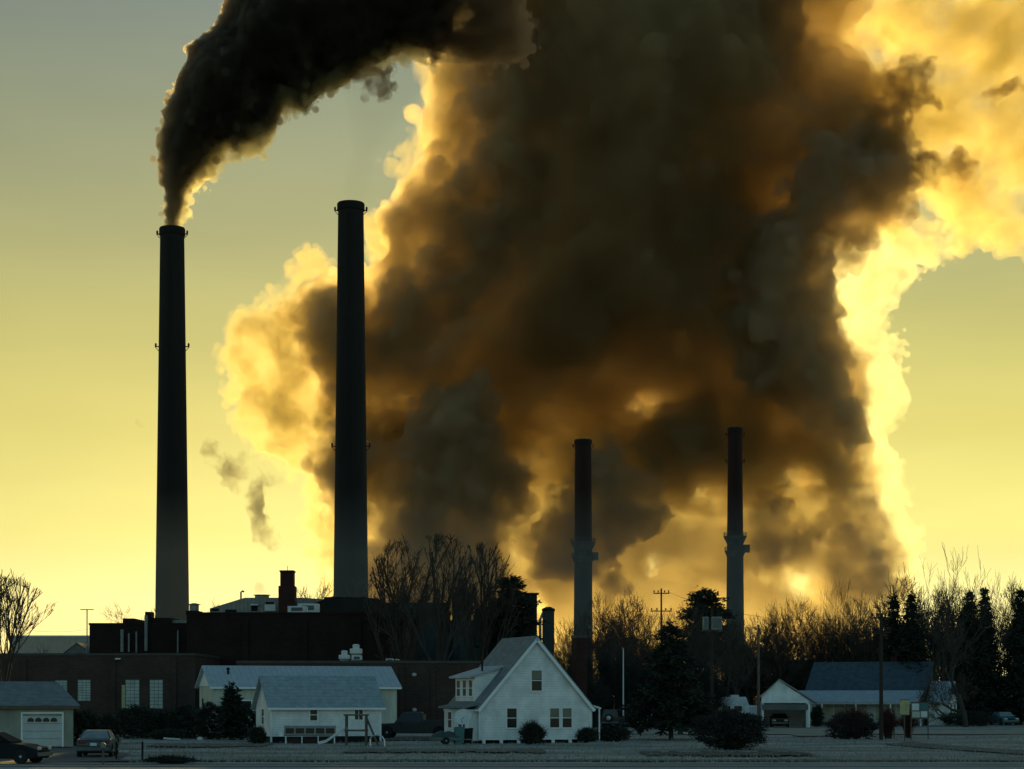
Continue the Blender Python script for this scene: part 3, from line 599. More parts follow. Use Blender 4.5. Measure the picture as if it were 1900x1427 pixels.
# ------------------------------------------------------------------ vehicles
def paint(name, c, rough=.3): return mat(name, c, rough, .12, .8, spec=.5)
M['p_black'] = paint('black_car_paint', (.014, .015, .017), .5); M['p_blue'] = mat('dark_blue_car_paint', (.010, .014, .018), .6, .15, .8, spec=.12)
M['p_grey'] = paint('grey_blue_car_paint', (.035, .055, .06)); M['p_teal'] = paint('teal_car_paint', (.045, .15, .16))
M['p_white'] = paint('white_camper_skin', (.68, .70, .71), .45); M['frostglass'] = mat('frosted_car_glass', (.20, .25, .26), .4, .2, 2)
M['dull_glass'] = mat('dusty_car_glass', (.012, .015, .017), .6, .2, 2, spec=.1)
def wheel(t, x, y, r, wd=.2):
    sg = 1 if y > 0 else -1
    T = Matrix.Translation((x, y, r)) @ Matrix.Rotation(math.pi / 2, 4, 'X')
    o = thing_part = MB().lathe([(r * .62, -wd / 2), (r * .95, -wd / 2), (r, -wd / 2 + .04), (r, wd / 2 - .04), (r * .95, wd / 2), (r * .62, wd / 2)], 22, T=T).build('wheel', 'rubber', t)
    e = -sg
    MB().lathe([(r * .62, e * (wd / 2 - .03)), (r * .58, e * (wd / 2 + .0)), (r * .3, e * (wd / 2 - .02)), (r * .12, e * (wd / 2 + .02)), (.01, e * (wd / 2 + .02))], 18, T=T, cap=False).build('rim', 'rim', o)
def panel(q, off, th=.02, inset=.08):
    """A pane laid on a quad (four corners), drawn in from its edges and standing off it."""
    P = [Vector(p) for p in q]; c = sum(P, Vector()) / 4; n = (P[1] - P[0]).cross(P[3] - P[0]).normalized()
    P = [p + (c - p).normalized() * inset for p in P]
    vs = [p + n * off for p in P] + [p + n * (off - th) for p in P]
    return MB().add(vs, [(0,1,2,3),(7,6,5,4),(0,4,5,1),(1,5,6,2),(2,6,7,3),(3,7,4,0)])
def car(name, loc, rz, label, cat, L, W, prof, cab, pnt, r=.32, wx=None, glass='glass', backglass=None, extra=None, group='cars and trucks parked round the houses'):
    t = thing(name, loc, rz, label, cat, group); h = W / 2
    MB().prism(prof, -h, h).build('body', pnt, t, bevel=.07, smooth=False)
    xb0, xb1, xt0, xt1, zb, zt = cab; hb, ht = h - .06, h - .24
    b = [(xb0,-hb,zb),(xb1,-hb,zb),(xb1,hb,zb),(xb0,hb,zb)]; u = [(xt0,-ht,zt),(xt1,-ht,zt),(xt1,ht,zt),(xt0,ht,zt)]
    cb = MB().add([(x, y, z - .06) for x, y, z in b] + u, [(0,3,2,1),(4,5,6,7),(0,1,5,4),(1,2,6,5),(2,3,7,6),(3,0,4,7)]).build('cabin', pnt, t, bevel=.05)
    panel([b[1], b[2], u[2], u[1]], .012).build('windshield', glass, t)
    panel([b[3], b[0], u[0], u[3]], .012).build('rear_window', backglass or glass, t)
    for s, (p0, p1, q0, q1) in ((-1, (b[0], b[1], u[0], u[1])), (1, (b[3], b[2], u[3], u[2]))):
        P0, P1, Q0, Q1 = map(Vector, (p0, p1, q0, q1)); m0, m1 = P0.lerp(P1, .5), Q0.lerp(Q1, .5)
        for A in ((P0, m0, m1, Q0), (m0, P1, Q1, m1)):
            A = A if s < 0 else A[::-1]
            panel(A, .012, inset=.07).build('side_window', glass, t)
    wx = wx or (-L * .31, L * .31)
    for x in wx:
        for y in (-h + .08, h - .08): 
            MB().lathe([(r + .05, -.01), (r + .05, .01)], 20, T=Matrix.Translation((x, math.copysign(h + .002, y), r + .02)) @ Matrix.Rotation(math.pi / 2, 4, 'X')).build('wheel_arch', 'dark', t)
            wheel(t, x, math.copysign(h - .06, y), r)
    zm = .62 if r < .36 else .85
    for y in (-h + .28, h - .28):
        MB().cbox(L / 2 - .0, y, zm, .07, .34, .15).build('headlight', 'lampglass', t, bevel=.02)
        MB().cbox(-L / 2 + .0, y, zm + .05, .06, .36, .16).build('taillight', 'redlamp', t, bevel=.02)
    for x, nm in ((L / 2 + .03, 'front_bumper'), (-L / 2 - .03, 'rear_bumper')): MB().cbox(x, 0, .33 if r < .36 else .5, .1, W - .12, .18).build(nm, 'tank', t, bevel=.03)
    MB().cbox(-L / 2 - .05, 0, .58 if r < .36 else .75, .02, .32, .15).build('number_plate', 'plastic_w', t)
    MB().cbox(L / 2 + .03, 0, zm - .06, .03, W - 1.05, .14).build('grille', 'dark', t)
    for y in (-h - .08, h + .08): MB().cbox(xb1 - .45, y, zb + .02, .12, .16, .14).build('mirror', pnt, t, bevel=.03)
    if extra: extra(t, h)
    return t
def sedan_prof(L): return [(-L/2,.28),(-L/2-.02,.7),(-L/2+.1,.9),(-L/2+.8,.95),(L/2-1.5,.93),(L/2-.5,.82),(L/2-.05,.66),(L/2,.3),(L/2-.3,.2),(-L/2+.3,.2)]
def at0(px, D): return (gx(px, D), D, 0)
car('parked_sedan', at0(182, 99), R(90 + 6), 'frost covered sedan seen from behind, beside the pale garage door', 'car', 4.2, 1.68, sedan_prof(4.2), (-1.5, 1.0, -.85, .35, .92, 1.34), 'p_grey', glass='frostglass')
car('dark_hatchback', (gx(-3, 88), 88.6, 0), R(-9), 'dark car with a bright wheel hub, cut off by the left edge', 'car', 4.1, 1.7, [(-2.05,.28),(-2.07,.8),(-1.9,1.0),(.35,.98),(1.35,.86),(1.95,.66),(2.05,.4),(1.9,.22),(-1.8,.22)], (-1.95, .75, -1.55, -.15, .96, 1.42), 'p_blue', glass='dull_glass')
def bed(t, h):
    for y in (-h + .06, h - .06): MB().box(-2.95, -.75, y - .05, y + .05, 1.1, 1.32).build('bed_rail', 'p_black', t, bevel=.02)
    MB().box(-2.98, -2.88, -h + .1, h - .1, .62, 1.3).build('tailgate', 'p_black', t, bevel=.02)
    MB().box(-.72, -.6, -h + .15, h - .15, 1.1, 1.75).build('headache_rack', 'tank', t)
car('pickup_truck', (gx(770, 143), 143, 0), R(180 - 4), 'dark pickup truck parked between the small shed and the gabled house', 'pickup truck', 5.9, 1.95, [(-2.95,.45),(-2.95,1.12),(-.8,1.12),(1.3,1.12),(2.6,1.06),(2.93,.95),(2.95,.48),(2.6,.38),(-2.6,.38)], (-.75, 1.45, -.55, .75, 1.1, 1.92), 'p_black', r=.42, wx=(-1.9, 1.95), extra=bed)
def spare(t, h):
    T = Matrix.Translation((-2.14, .12, 1.02)) @ Matrix.Rotation(math.pi / 2, 4, 'Y')
    o = MB().lathe([(.2, -.09), (.36, -.09), (.39, -.04), (.39, .06), (.34, .1), (.2, .1)], 22, T=T).build('spare_wheel', 'rubber', t)
    MB().lathe([(.22, -.1), (.1, -.14), (.01, -.14)], 16, T=T, cap=False).build('rim', 'rim', o)
car('off_roader', (gx(1138, 188), 188, 0), R(90 - 12), 'boxy dark off roader with a spare wheel on its tail, right of the gabled house', 'car', 4.0, 1.75, [(-2,.45),(-2.02,1.12),(.6,1.1),(1.85,1.05),(2,.9),(2,.5),(1.7,.4),(-1.7,.4)], (-1.98, .7, -1.9, .35, 1.08, 1.85), 'p_black', r=.4, extra=spare)
car('carport_sedan', (gx(1450, 196), 197.5, 0), R(-90 - 6), 'dark car parked under the white gabled carport', 'car', 4.3, 1.75, sedan_prof(4.3), (-1.6, 1.0, -.9, .3, .92, 1.38), 'p_black')
car('teal_car', (gx(1862, 212), 212, 0), R(-90 + 8), 'teal car facing the camera, in front of the white cottage', 'car', 4.4, 1.85, sedan_prof(4.4), (-1.5, 1.0, -.9, .3, .92, 1.42), 'p_teal', glass='frostglass')
car('white_estate_car', (gx(1222, 186), 186, 0), R(4), 'low pale car half hidden behind the trunk of the big spruce', 'car', 4.4, 1.75, sedan_prof(4.4), (-2.0, .9, -1.7, .2, .92, 1.36), 'p_white')
# camper
cm = thing('camper_van', (gx(1366, 201), 201, 0), R(4), 'white camper with a raised rear roof, behind the big dark bush', 'camper', 'cars and trucks parked round the houses')
MB().prism([(-2.15,.55),(-2.15,2.95),(-2.0,3.05),(.85,3.05),(1.15,2.2),(2.15,2.16),(2.2,2.0),(2.2,.6)], -1.05, 1.05).build('body', 'p_white', cm, bevel=.08)
MB().box(.3, 2.22, -1.07, 1.07, 2.0, 2.12).build('front_roof_edge', 'trim', cm)
for a in (-1.6, -.4): MB().box(a, a + .8, -1.075, -1.04, 1.6, 2.1).build('side_window', 'glass', cm)
MB().box(.6, 1.15, -1.075, -1.04, .7, 2.0).build('door', 'trim', cm); MB().box(2.19, 2.23, -.8, .8, 1.35, 1.95).build('windshield', 'glass', cm)
MB().box(-2.1, 2.18, -1.068, -1.045, 1.05, 1.2).build('stripe', 'tank', cm)
for x in (-1.1, 1.5):
    for y in (-.95, .95): wheel(cm, x, y, .36, .24)
MB().box(-.6, .2, -.5, .4, 3.05, 3.25).build('roof_vent', 'plastic_w', cm, bevel=.03)

# ------------------------------------------------------------------ yard things
# climbing frame with slide
YD = 121.0
pf = thing('playset', (gx(660, YD), YD, 0), 0, 'wooden climbing frame with a pale slide, in front of the white shed', 'playset')
for x in (-.62, .62):
    for y in (0, 1.1): MB().cbox(x, y, 0, .09, .09, 1.85).build('post', 'wood', pf)
MB().box(-.7, .7, -.06, 1.16, .88, .98).build('platform', 'wood', pf); MB().box(-.75, .75, -.1, 1.2, 1.85, 1.94).build('roof_board', 'wood', pf)
MB().box(-.3, .38, .0, .04, .99, 1.62).build('play_panel', 'plastic_w', pf)
sl = MB(); P_ = [(-.6, .3, .98), (-1.0, .3, .82), (-1.9, .3, .2), (-2.35, .3, .1)]
for p0, p1 in zip(P_[:-1], P_[1:]):
    for y0, y1, dz in ((.3, .75, 0), (.27, .31, .14), (.74, .78, .14)):
        sl.add([(p0[0], y0, p0[2]-.04), (p1[0], y0, p1[2]-.04), (p1[0], y1, p1[2]-.04), (p0[0], y1, p0[2]-.04), (p0[0], y0, p0[2]+dz), (p1[0], y0, p1[2]+dz), (p1[0], y1, p1[2]+dz), (p0[0], y1, p0[2]+dz)], [(0,3,2,1),(4,5,6,7),(0,1,5,4),(1,2,6,5),(2,3,7,6),(3,0,4,7)])
sl.build('slide', 'plastic_w', pf)
ld = MB(); 
for y in (.2, .9): ld.tube([(.62, y, 1.75), (1.35, y, .02)], .045, 6)
for i in range(5): f_ = .15 + i * .17; ld.tube([(.62 + .73 * f_, .2, 1.75 - 1.73 * f_), (.62 + .73 * f_, .9, 1.75 - 1.73 * f_)], .03, 6)
ld.build('ladder', 'wood', pf)
for x in (-.64, .64): MB().box(x - .02, x + .02, .05, 1.05, 1.3, 1.38).build('handrail', 'wood', pf)
ar = thing('climbing_arch', (gx(699, 119), 119, 0), 0, 'pair of low pale metal hoops, right of the climbing frame', 'climbing arch')
for y in (0, .6):
    MB().tube([(-.42 + .0, y, 0), (-.42, y, .45), (-.3, y, .62), (0, y, .68), (.3, y, .6), (.45, y, .35), (.48, y, 0)], .035, 7).build('hoop', 'chrome', ar)
MB().tube([(-.3, 0, .62), (-.3, .6, .62)], .03, 6).build('crossbar', 'chrome', ar)
# cold frame bench
cf = thing('cold_frame', (gx(576, 126.0), 126.0, 0), R(4), 'raised cold frame with dark panes, standing before the shed wall', 'cold frame')
for x in (-1.6, -.55, .5, 1.55):
    for y in (0, .7): MB().cbox(x, y, 0, .07, .07, .5).build('leg', 'trim', cf)
MB().box(-1.68, 1.63, -.04, .78, .5, .56).build('tray', 'wood', cf); MB().box(-1.5, 1.45, .25, .7, 0, .44).build('shade_box', 'creosote', cf)  # dark box behind the legs stands in for shade under the bench
fr_ = MB(); fr_.box(-1.68, 1.63, -.05, .0, .56, .63); fr_.box(-1.68, 1.63, -.05, .0, 1.02, 1.1)
for i in range(6): x = -1.68 + i * .652; fr_.box(x, x + .05, -.05, 0, .63, 1.02)
fr_.build('frame', 'steel', cf)
for i in range(5): MB().box(-1.62 + i * .652, -1.04 + i * .652, -.03, -.01, .64, 1.01).build('pane', 'glass', cf)
MB().box(-1.7, 1.65, -.08, .8, 1.1, 1.16).build('lid', 'shed_roof', cf)
MB().box(1.65, 2.0, .1, .5, .5, .95).build('side_box', 'trim', cf, bevel=.02); MB().box(-2.05, -1.7, .1, .5, .45, .8).build('side_box', 'trim', cf, bevel=.02)
# dish, bins and heap by the porch
dh = thing('satellite_dish', (gx(859, 125), 125, 0), R(-12), 'pale oval dish on a dark post beside the glazed porch', 'satellite dish')
MB().tube([(0, .25, 0), (0, .25, 1.45), (0, .1, 1.68)], [.07, .06, .05], 8).build('mast', 'dark', dh)
T = Matrix.Translation((0, 0, 1.72)) @ Matrix.Rotation(R(62), 4, 'X')
MB().lathe([(.02, -.14), (.2, -.12), (.4, -.04), (.56, .06), (.58, .07), (.56, .09), (.4, -.01), (.2, -.09), (.02, -.11)], 26, T=T).build('reflector', 'plastic_w', dh, smooth=True)
MB().tube([(0, -.02, 1.3), (0, -.55, 1.62)], .02, 6).build('feed_arm', 'steel', dh)
def bin_(name, px, D, w_, h_, m, label, lid):
    t = thing(name, at0(px, D), R(10), label, 'bin')
    MB().add([(-w_*.42,-w_*.42,.06),(w_*.42,-w_*.42,.06),(w_*.42,w_*.42,.06),(-w_*.42,w_*.42,.06),(-w_*.5,-w_*.5,h_),(w_*.5,-w_*.5,h_),(w_*.5,w_*.5,h_),(-w_*.5,w_*.5,h_)], [(0,3,2,1),(4,5,6,7),(0,1,5,4),(1,2,6,5),(2,3,7,6),(3,0,4,7)]).build('body', m, t, bevel=.03)
    MB().prism([(-w_*.55,h_),(w_*.55,h_),(w_*.5,h_+.09),(-w_*.5,h_+.05)], -w_*.55, w_*.55).build('lid', lid, t, bevel=.02)
    for x in (-w_*.4, w_*.4): MB().lathe([(.1,-.03),(.1,.03)], 12, T=Matrix.Translation((x, w_*.5, .1)) @ Matrix.Rotation(math.pi/2, 4, 'Y')).build('wheel', 'rubber', t)
bin_('wheeled_bin', 852, 124, .62, 1.05, 'teal', 'teal wheeled bin under the pale dish', 'teal')
bin_('wheeled_bin', 868, 124.6, .6, .95, 'dark', 'black wheeled bin, right of the teal one', 'dark')
hp_ = thing('tarped_trailer', at0(826, 124), R(8), 'low trailer under a dull green tarp, left of the bins', 'trailer')
q = random.Random(5); n_ = 13; m_ = 7
vs = [(-1.0 + 2.0 * i / (n_ - 1), -.55 + 1.1 * j / (m_ - 1), .42 + (.42 + q.uniform(-.07, .07)) * max(0, math.sin(math.pi * i / (n_ - 1)) * math.sin(math.pi * j / (m_ - 1))) ** .45) for i in range(n_) for j in range(m_)]
MB().add(vs, [(i*m_+j, (i+1)*m_+j, (i+1)*m_+j+1, i*m_+j+1) for i in range(n_-1) for j in range(m_-1)]).build('tarp', 'tarp', hp_, smooth=True)
MB().box(-1.0, 1.0, -.56, .56, .25, .44).build('bed', 'tank', hp_, bevel=.02); MB().tube([(1.0, 0, .32), (1.7, 0, .3), (1.75, 0, 0.02)], .04, 6).build('drawbar', 'steel', hp_)
for y in (-.6, .6): wheel(hp_, 0, y, .24, .14)
# signs
def board_sign(name, px0, px1, y0, y1, yb, label, posts, m, boards=1):
    D = gd(yb); t = thing(name, at0((px0 + px1) / 2, D), R(-6), label, 'sign')
    w_ = gx(px1, D) - gx(px0, D); z0, z1 = gz(y1, D), gz(y0, D)
    bo = MB().box(-w_/2, w_/2, -.03, .03, z0, z1).build('board', m, t, bevel=.01)
    fr = MB(); fr.box(-w_/2-.03, w_/2+.03, -.045, .045, z1, z1+.05); fr.box(-w_/2-.03, w_/2+.03, -.045, .045, z0-.05, z0); fr.build('frame', 'wood', bo)
    for x in posts: MB().cbox(x * w_, .07, -.2, .08, .08, z1 + (.25 if len(posts) == 1 else .1)).build('post', 'wood', t)
    return t, w_, z0, z1
board_sign('road_sign', 1670, 1687, 1299, 1326, 1374, 'tall faded yellow sign on one dark post, by the curving drive', (.0,), 'yellow')
t, w_, z0, z1 = board_sign('notice_board', 1691, 1722, 1304, 1333, 1371, 'wide pale board on two dark posts, right of the yellow sign', (-.5, .5), 'tank')
# worn, unreadable panels pasted on the board
for a, b, c, d, m in ((.04, .46, .52, .95, 'plastic_w'), (.52, .95, .56, .92, 'teal'), (.05, .5, .06, .44, 'cream'), (.56, .94, .08, .46, 'plastic_w')):
    MB().box(-w_/2 + a*w_, -w_/2 + b*w_, -.042, -.03, z0 + c*(z1-z0), z0 + d*(z1-z0)).build('panel', m, t)
D = gd(1370); ts = thing('low_tee_post', at0(1659, D), 0, 'short dark post with a crossbar, left of the yellow sign', 'post')
MB().cbox(0, 0, -.1, .07, .07, gz(1338, D)).build('post', 'wood', ts); MB().box(-.42, .42, -.045, .045, gz(1343, D), gz(1340, D)).build('crossbar', 'wood', ts)
D = gd(1372)
# mailbox post in front, pipe gate
mp_ = thing('mailbox', at0(191.5, 86.5), R(12), 'dark post with a small pale mailbox on top, in front of the sedan', 'mailbox')
MB().cbox(0, 0, -.2, .1, .1, .95).build('post', 'wood', mp_)
MB().prism([(-.11, .76), (.11, .76), (.11, .9), (.06, .98), (-.06, .98), (-.11, .9)], -.26, .2).build('box', 'steel', mp_)
gtp = thing('pipe_gate', at0(216, 94), R(-3), 'dark metal pipe gate standing open, right of the frosted sedan', 'gate')
w_ = gx(265, 94) - gx(216, 94)
for x in (0, w_): MB().tube([(x, 0, -.2), (x, 0, .86)], .05, 7).build('post', 'dark', gtp)
g2 = MB(); 
for z in (.8, .48, .18): g2.tube([(0, 0, z), (w_, 0, z)], .028, 6)
for i in range(1, 4): g2.tube([(w_ * i / 4, 0, .18), (w_ * i / 4, 0, .8)], .02, 5)
g2.build('rails', 'steel', gtp)
# wire fence in front of the hedge
D = 102.0; wf = thing('wire_fence', at0(1092, D), 0, 'short length of wire mesh fence with thin posts, in front of the clipped hedges', 'fence')
w_ = gx(1208, D) - gx(1092, D)
for i in range(5): MB().tube([(w_ * i / 4, 0, -.2), (w_ * i / 4, 0, .66)], .022, 6).build('post', 'steel', wf)
MB().tube([(0, 0, .64), (w_, 0, .64)], .02, 6).build('top_rail', 'chrome', wf)
ms = MB()
for i in range(int(w_ / .11) + 6):
    for sg in (-1, 1):
        x0 = i * .11 if sg > 0 else i * .11; xa, xb = x0, x0 + sg * .6
        if min(xa, xb) < 0 or max(xa, xb) > w_: continue
        ms.tube([(xa, 0, .04), (xb, 0, .62)], .003, 3, cap=False)
ms.build('mesh', 'steel', wf)
# stones and litter
st = tag(MB().lathe([(.02, 0), (.17, .03), (.2, .14), (.14, .25), (.02, .28)], 12).build('garden_ball', 'plastic_w', loc=at0(371, 134), smooth=True), 'small white ball on the grass below the dark hedge', 'garden ball')
for i, (px, D, s_, lb_) in enumerate(((316, 138, .5, 'flat pale slab leaning in the grass below the left hedge'), (324, 137, .36, 'small pale slab, right end of the two below the left hedge'))):
    b = MB().box(-s_, s_, -.2, .2, -.02, .12).build('stone_slab', 'plastic_w', loc=at0(px, D), bevel=.04); b.rotation_euler = (0, R(5), R(10 + 30 * i)); tag(b, lb_, 'stone slab')

# ------------------------------------------------------------------ poles and wires
def arm(t, z, w_, y=-.12, ins=(-.9, -.4, .4, .9), ang=0.0):
    o = MB().box(-w_ / 2, w_ / 2, y - .06, y + .06, z, z + .11).build('crossarm', 'creosote', t)
    for f_ in ins: MB().lathe([(.05, z + .14), (.085, z + .22), (.05, z + .28), (.085, z + .33), (.03, z + .38)], 8, x=f_ * w_ / 2, y=y).build('insulator', 'creosote', o)
def pole(px, D, ytop, label, r=.16, arms=(), m='creosote', steps=True):
    t = thing('utility_pole', at0(px, D), 0, label, 'utility pole', 'dark wooden utility poles'); h = gz(ytop, D)
    MB().tube([(0, 0, -.3), (0, 0, h * .5), (0, 0, h)], [r, r * .85, r * .68], 10).build('post', m, t)
    for y_, w_ in arms: arm(t, gz(y_, D), w_)
    return t, h
pole(1227, 205, 1092, 'slender utility pole with two crossarms, standing over the big spruce', .13, ((1102, 1.7), (1135, 2.3)))
t, h = pole(1321, 152, 1128, 'utility pole carrying two pale transformer boxes', .15)
for a, b, nm in ((1303, 1313, 1), (1319, 1338, 2)):
    x0, x1 = gx(a, 152) - gx(1321, 152), gx(b, 152) - gx(1321, 152)
    o = MB().box(x0, x1, -.75, -.17, gz(1169, 152), gz(1145, 152)).build('transformer_box', 'steel', t, bevel=.03)
    MB().box(x0 + .08, x1 - .08, -.78, -.752, gz(1166, 152), gz(1148, 152)).build('cover', 'tank', o)
MB().box(-.85, .8, -.2, -.1, gz(1171, 152), gz(1170, 152)).build('bracket', 'steel', t)
pole(1407.5, 152, 1159, 'thin brown utility pole between the camper and the white carport', .13, (), 'wood')
pole(1635, 139, 1138, 'utility pole with two offset crossarms before the blue roofed house', .16, ((1148, 1.5), (1175, 1.3)))
fl = thing('flagpole', at0(1156.5, 192), 0, 'bare pale flagpole, right of the gabled house', 'flagpole'); h = gz(1205, 192)
MB().tube([(0, 0, 0), (0, 0, h)], [.085, .05], 8).build('shaft', 'plastic_w', fl); MB().lathe([(.01, h), (.09, h + .07), (.01, h + .16)], 10).build('finial', 'chrome', fl, smooth=True)
MB().lathe([(.2, 0), (.2, .12), (.1, .2)], 12).build('base', 'tank', fl)
an = thing('roof_aerial', at0(161.5, 228), 0, 'thin mast with a flat spread aerial, left of the stepped brick block', 'aerial')
h = gz(1131, 228); MB().tube([(0, 0, 0), (0, 0, h)], .075, 6).build('mast', 'steel', an)
k_ = 228 / F; sp_ = MB(); sp_.tube([(-12 * k_, 0, h), (12 * k_, 0, h)], .05, 5)
for i in range(7): x = (-11 + 3.6 * i) * k_; sp_.tube([(x, -.7, h), (x, .7, h)], .03, 4)
sp_.build('aerial_rods', 'steel', an)
def wire(a, b, sag, label):
    pts = [Vector(a).lerp(Vector(b), i / 14) - Vector((0, 0, sag * 4 * (i / 14) * (1 - i / 14))) for i in range(15)]
    tag(MB().tube(pts, .014, 4).build('overhead_wire', 'dark'), label, 'wire', 'overhead wires')
wire((gx(1635, 139) - .5, 138.9, gz(1144, 139)), (gx(1227, 205) + .8, 204.9, gz(1099, 205)), 1.2, 'upper wire from the offset crossarms to the slender pole')
wire((gx(1635, 139) - .5, 138.9, gz(1172, 139)), (gx(1321, 152), 151.8, gz(1150, 152)), .6, 'lower wire from the offset crossarms to the transformer pole')
wire((gx(-60, 150), 150, gz(1146, 150)), (gx(180, 230), 230, gz(1164, 230)), .8, 'wire running behind the leftmost bare tree to the brick block')
# ------------------------------------------------------------------ plants
def bare_tree(seed, H, spread, trunk_r, forks=3, levels=5, up=.35, first=.22, stems=1, crook=.16, kids=(3, 4), shrink=.72, tmin=.012, dome=None):
    """A leafless tree: trunk and limbs in one mesh, twigs in another (unit: metres)."""
    q = random.Random(seed); tr, tw = MB(), MB()
    def grow(p, d, L, r, lev):
        n = 4 if lev < 2 else 3; pts = [p]; cur = p; dd = d.copy()
        for i in range(n):
            dd = (dd + Vector((q.gauss(0, crook), q.gauss(0, crook), q.gauss(0, crook) + up * .12 * (1 if lev else .3)))).normalized()
            if dome and lev:
                rad_ = (cur - Vector((0, 0, dome[1]))); rad_.z *= .6
                if rad_.length > .1: dd = (dd + rad_.normalized() * .16).normalized()
            cur = cur + dd * (L / n); pts.append(cur)
            if dome and lev and (cur.x ** 2 + cur.y ** 2) / dome[0] ** 2 + (cur.z - dome[1]) ** 2 / dome[2] ** 2 > 1 + q.uniform(-.12, .08): break
        n = len(pts) - 1
        r1 = max(tmin * .7, r * (.62 if lev else .6))
        rad = [r + (r1 - r) * i / n for i in range(n + 1)]
        (tr if lev <= 1 else tw).tube(pts, rad, 7 if lev == 0 else 5 if lev == 1 else 3, cap=False)
        if lev >= levels: return
        k = q.randint(*kids) + (1 if lev == 0 else 0)
        for j in range(k):
            f = 1.0 if j == 0 else q.uniform(.35 if lev else first + .1, .98)
            i = min(n - 1, int(f * n)); pp = pts[i].lerp(pts[i + 1], f * n - i) if f < 1 else pts[-1]
            az = q.uniform(0, 6.283) if lev else 6.283 * j / k + q.uniform(-.5, .5)
            tilt = (q.uniform(.12, .3) if j == 0 else q.uniform(.42, .85)) * spread
            a = dd.orthogonal().normalized(); b = dd.cross(a)
            nd = (dd * math.cos(tilt) + (a * math.cos(az) + b * math.sin(az)) * math.sin(tilt) + Vector((0, 0, up * .4))).normalized()
            grow(pp, nd, L * shrink * q.uniform(.75, 1.12), max(tmin, (r + (r1 - r) * f) * (.78 if j == 0 else .58)), lev + 1)
    S = sum(shrink ** i for i in range(levels + 1))
    for s in range(stems):
        a = 6.283 * s / stems + q.uniform(-.4, .4); le = .0 if stems == 1 else q.uniform(.12, .28)
        grow(Vector((math.cos(a) * trunk_r * .6 * (stems > 1), math.sin(a) * trunk_r * .6 * (stems > 1), -.2)), Vector((math.cos(a) * le, math.sin(a) * le, 1)).normalized(), H / S * 1.22, trunk_r, 0)
    return tr, tw
def crown_tree(seed, rx, zc, rz, fork, trunk_r, limbs=8, tmin=.017):
    """A full rounded crown: many limbs fan up from a low fork and divide until they meet an egg shaped outline."""
    q = random.Random(seed); tr, tw = MB(), MB()
    inside = lambda p: (p.x ** 2 + p.y ** 2) / rx ** 2 + (p.z - zc) ** 2 / rz ** 2
    def grow(p, d, L, r, lev):
        n = 5 if lev == 0 else 4; pts = [p]; cur = p; dd = d
        for i in range(n):
            dd = (dd + Vector((q.gauss(0, .09), q.gauss(0, .09), q.gauss(.05, .06)))).normalized(); cur = cur + dd * (L / n); pts.append(cur)
            if inside(cur) > 1 + q.uniform(-.14, .1) and cur.z > fork + .5: break
        n = len(pts) - 1; rad = [max(tmin * .6, r * (1 - .55 * i / n)) for i in range(n + 1)]
        (tr if lev == 0 else tw).tube(pts, rad, 6 if lev == 0 else 4 if lev == 1 else 3, cap=False)
        if lev >= 4 or L < .35: return
        k = (6, 4, 4, 3)[lev]
        for j in range(k):
            f = q.uniform(.25, 1.0); i = min(n - 1, int(f * n)); pp = pts[i].lerp(pts[i + 1], f * n - i)
            a = dd.orthogonal().normalized(); b = dd.cross(a); az = q.uniform(0, 6.283); tl = q.uniform(.3, .7)
            nd = (dd * math.cos(tl) + (a * math.cos(az) + b * math.sin(az)) * math.sin(tl) + Vector((0, 0, .18))).normalized()
            if inside(pp) < 1.05: grow(pp, nd, L * q.uniform(.36, .6), max(tmin, r * q.uniform(.38, .52)), lev + 1)
    tr.tube([(0, 0, -.2), (q.gauss(0, .05), q.gauss(0, .05), fork * .6), (0, 0, fork)], [trunk_r, trunk_r * .85, trunk_r * .8], 8, cap=False)
    for j in range(limbs):
        a = 6.283 * j / limbs * 1.618; tl = q.uniform(.05, .2) if j % 3 == 0 else q.uniform(.25, .62)
        grow(Vector((0, 0, fork * q.uniform(.8, 1.0))), Vector((math.sin(tl) * math.cos(a), math.sin(tl) * math.sin(a), math.cos(tl))), (zc + rz - fork) * q.uniform(.75, 1.0), trunk_r * q.uniform(.34, .5), 0)
    return tr, tw
def tree_proto(name, label, seed, group, bark='bark', twig='twig', **kw):
    t = thing(name, (0, -500, 0), 0, label, 'tree', group); tr, tw = crown_tree(seed, **kw) if 'rx' in kw else bare_tree(seed, **kw)
    tr.build('trunk', bark, t); tw.build('crown', twig, t); zs = [v[2] for v in tw.v]; t['h'] = max(zs); return t
BG = 'bare winter trees'
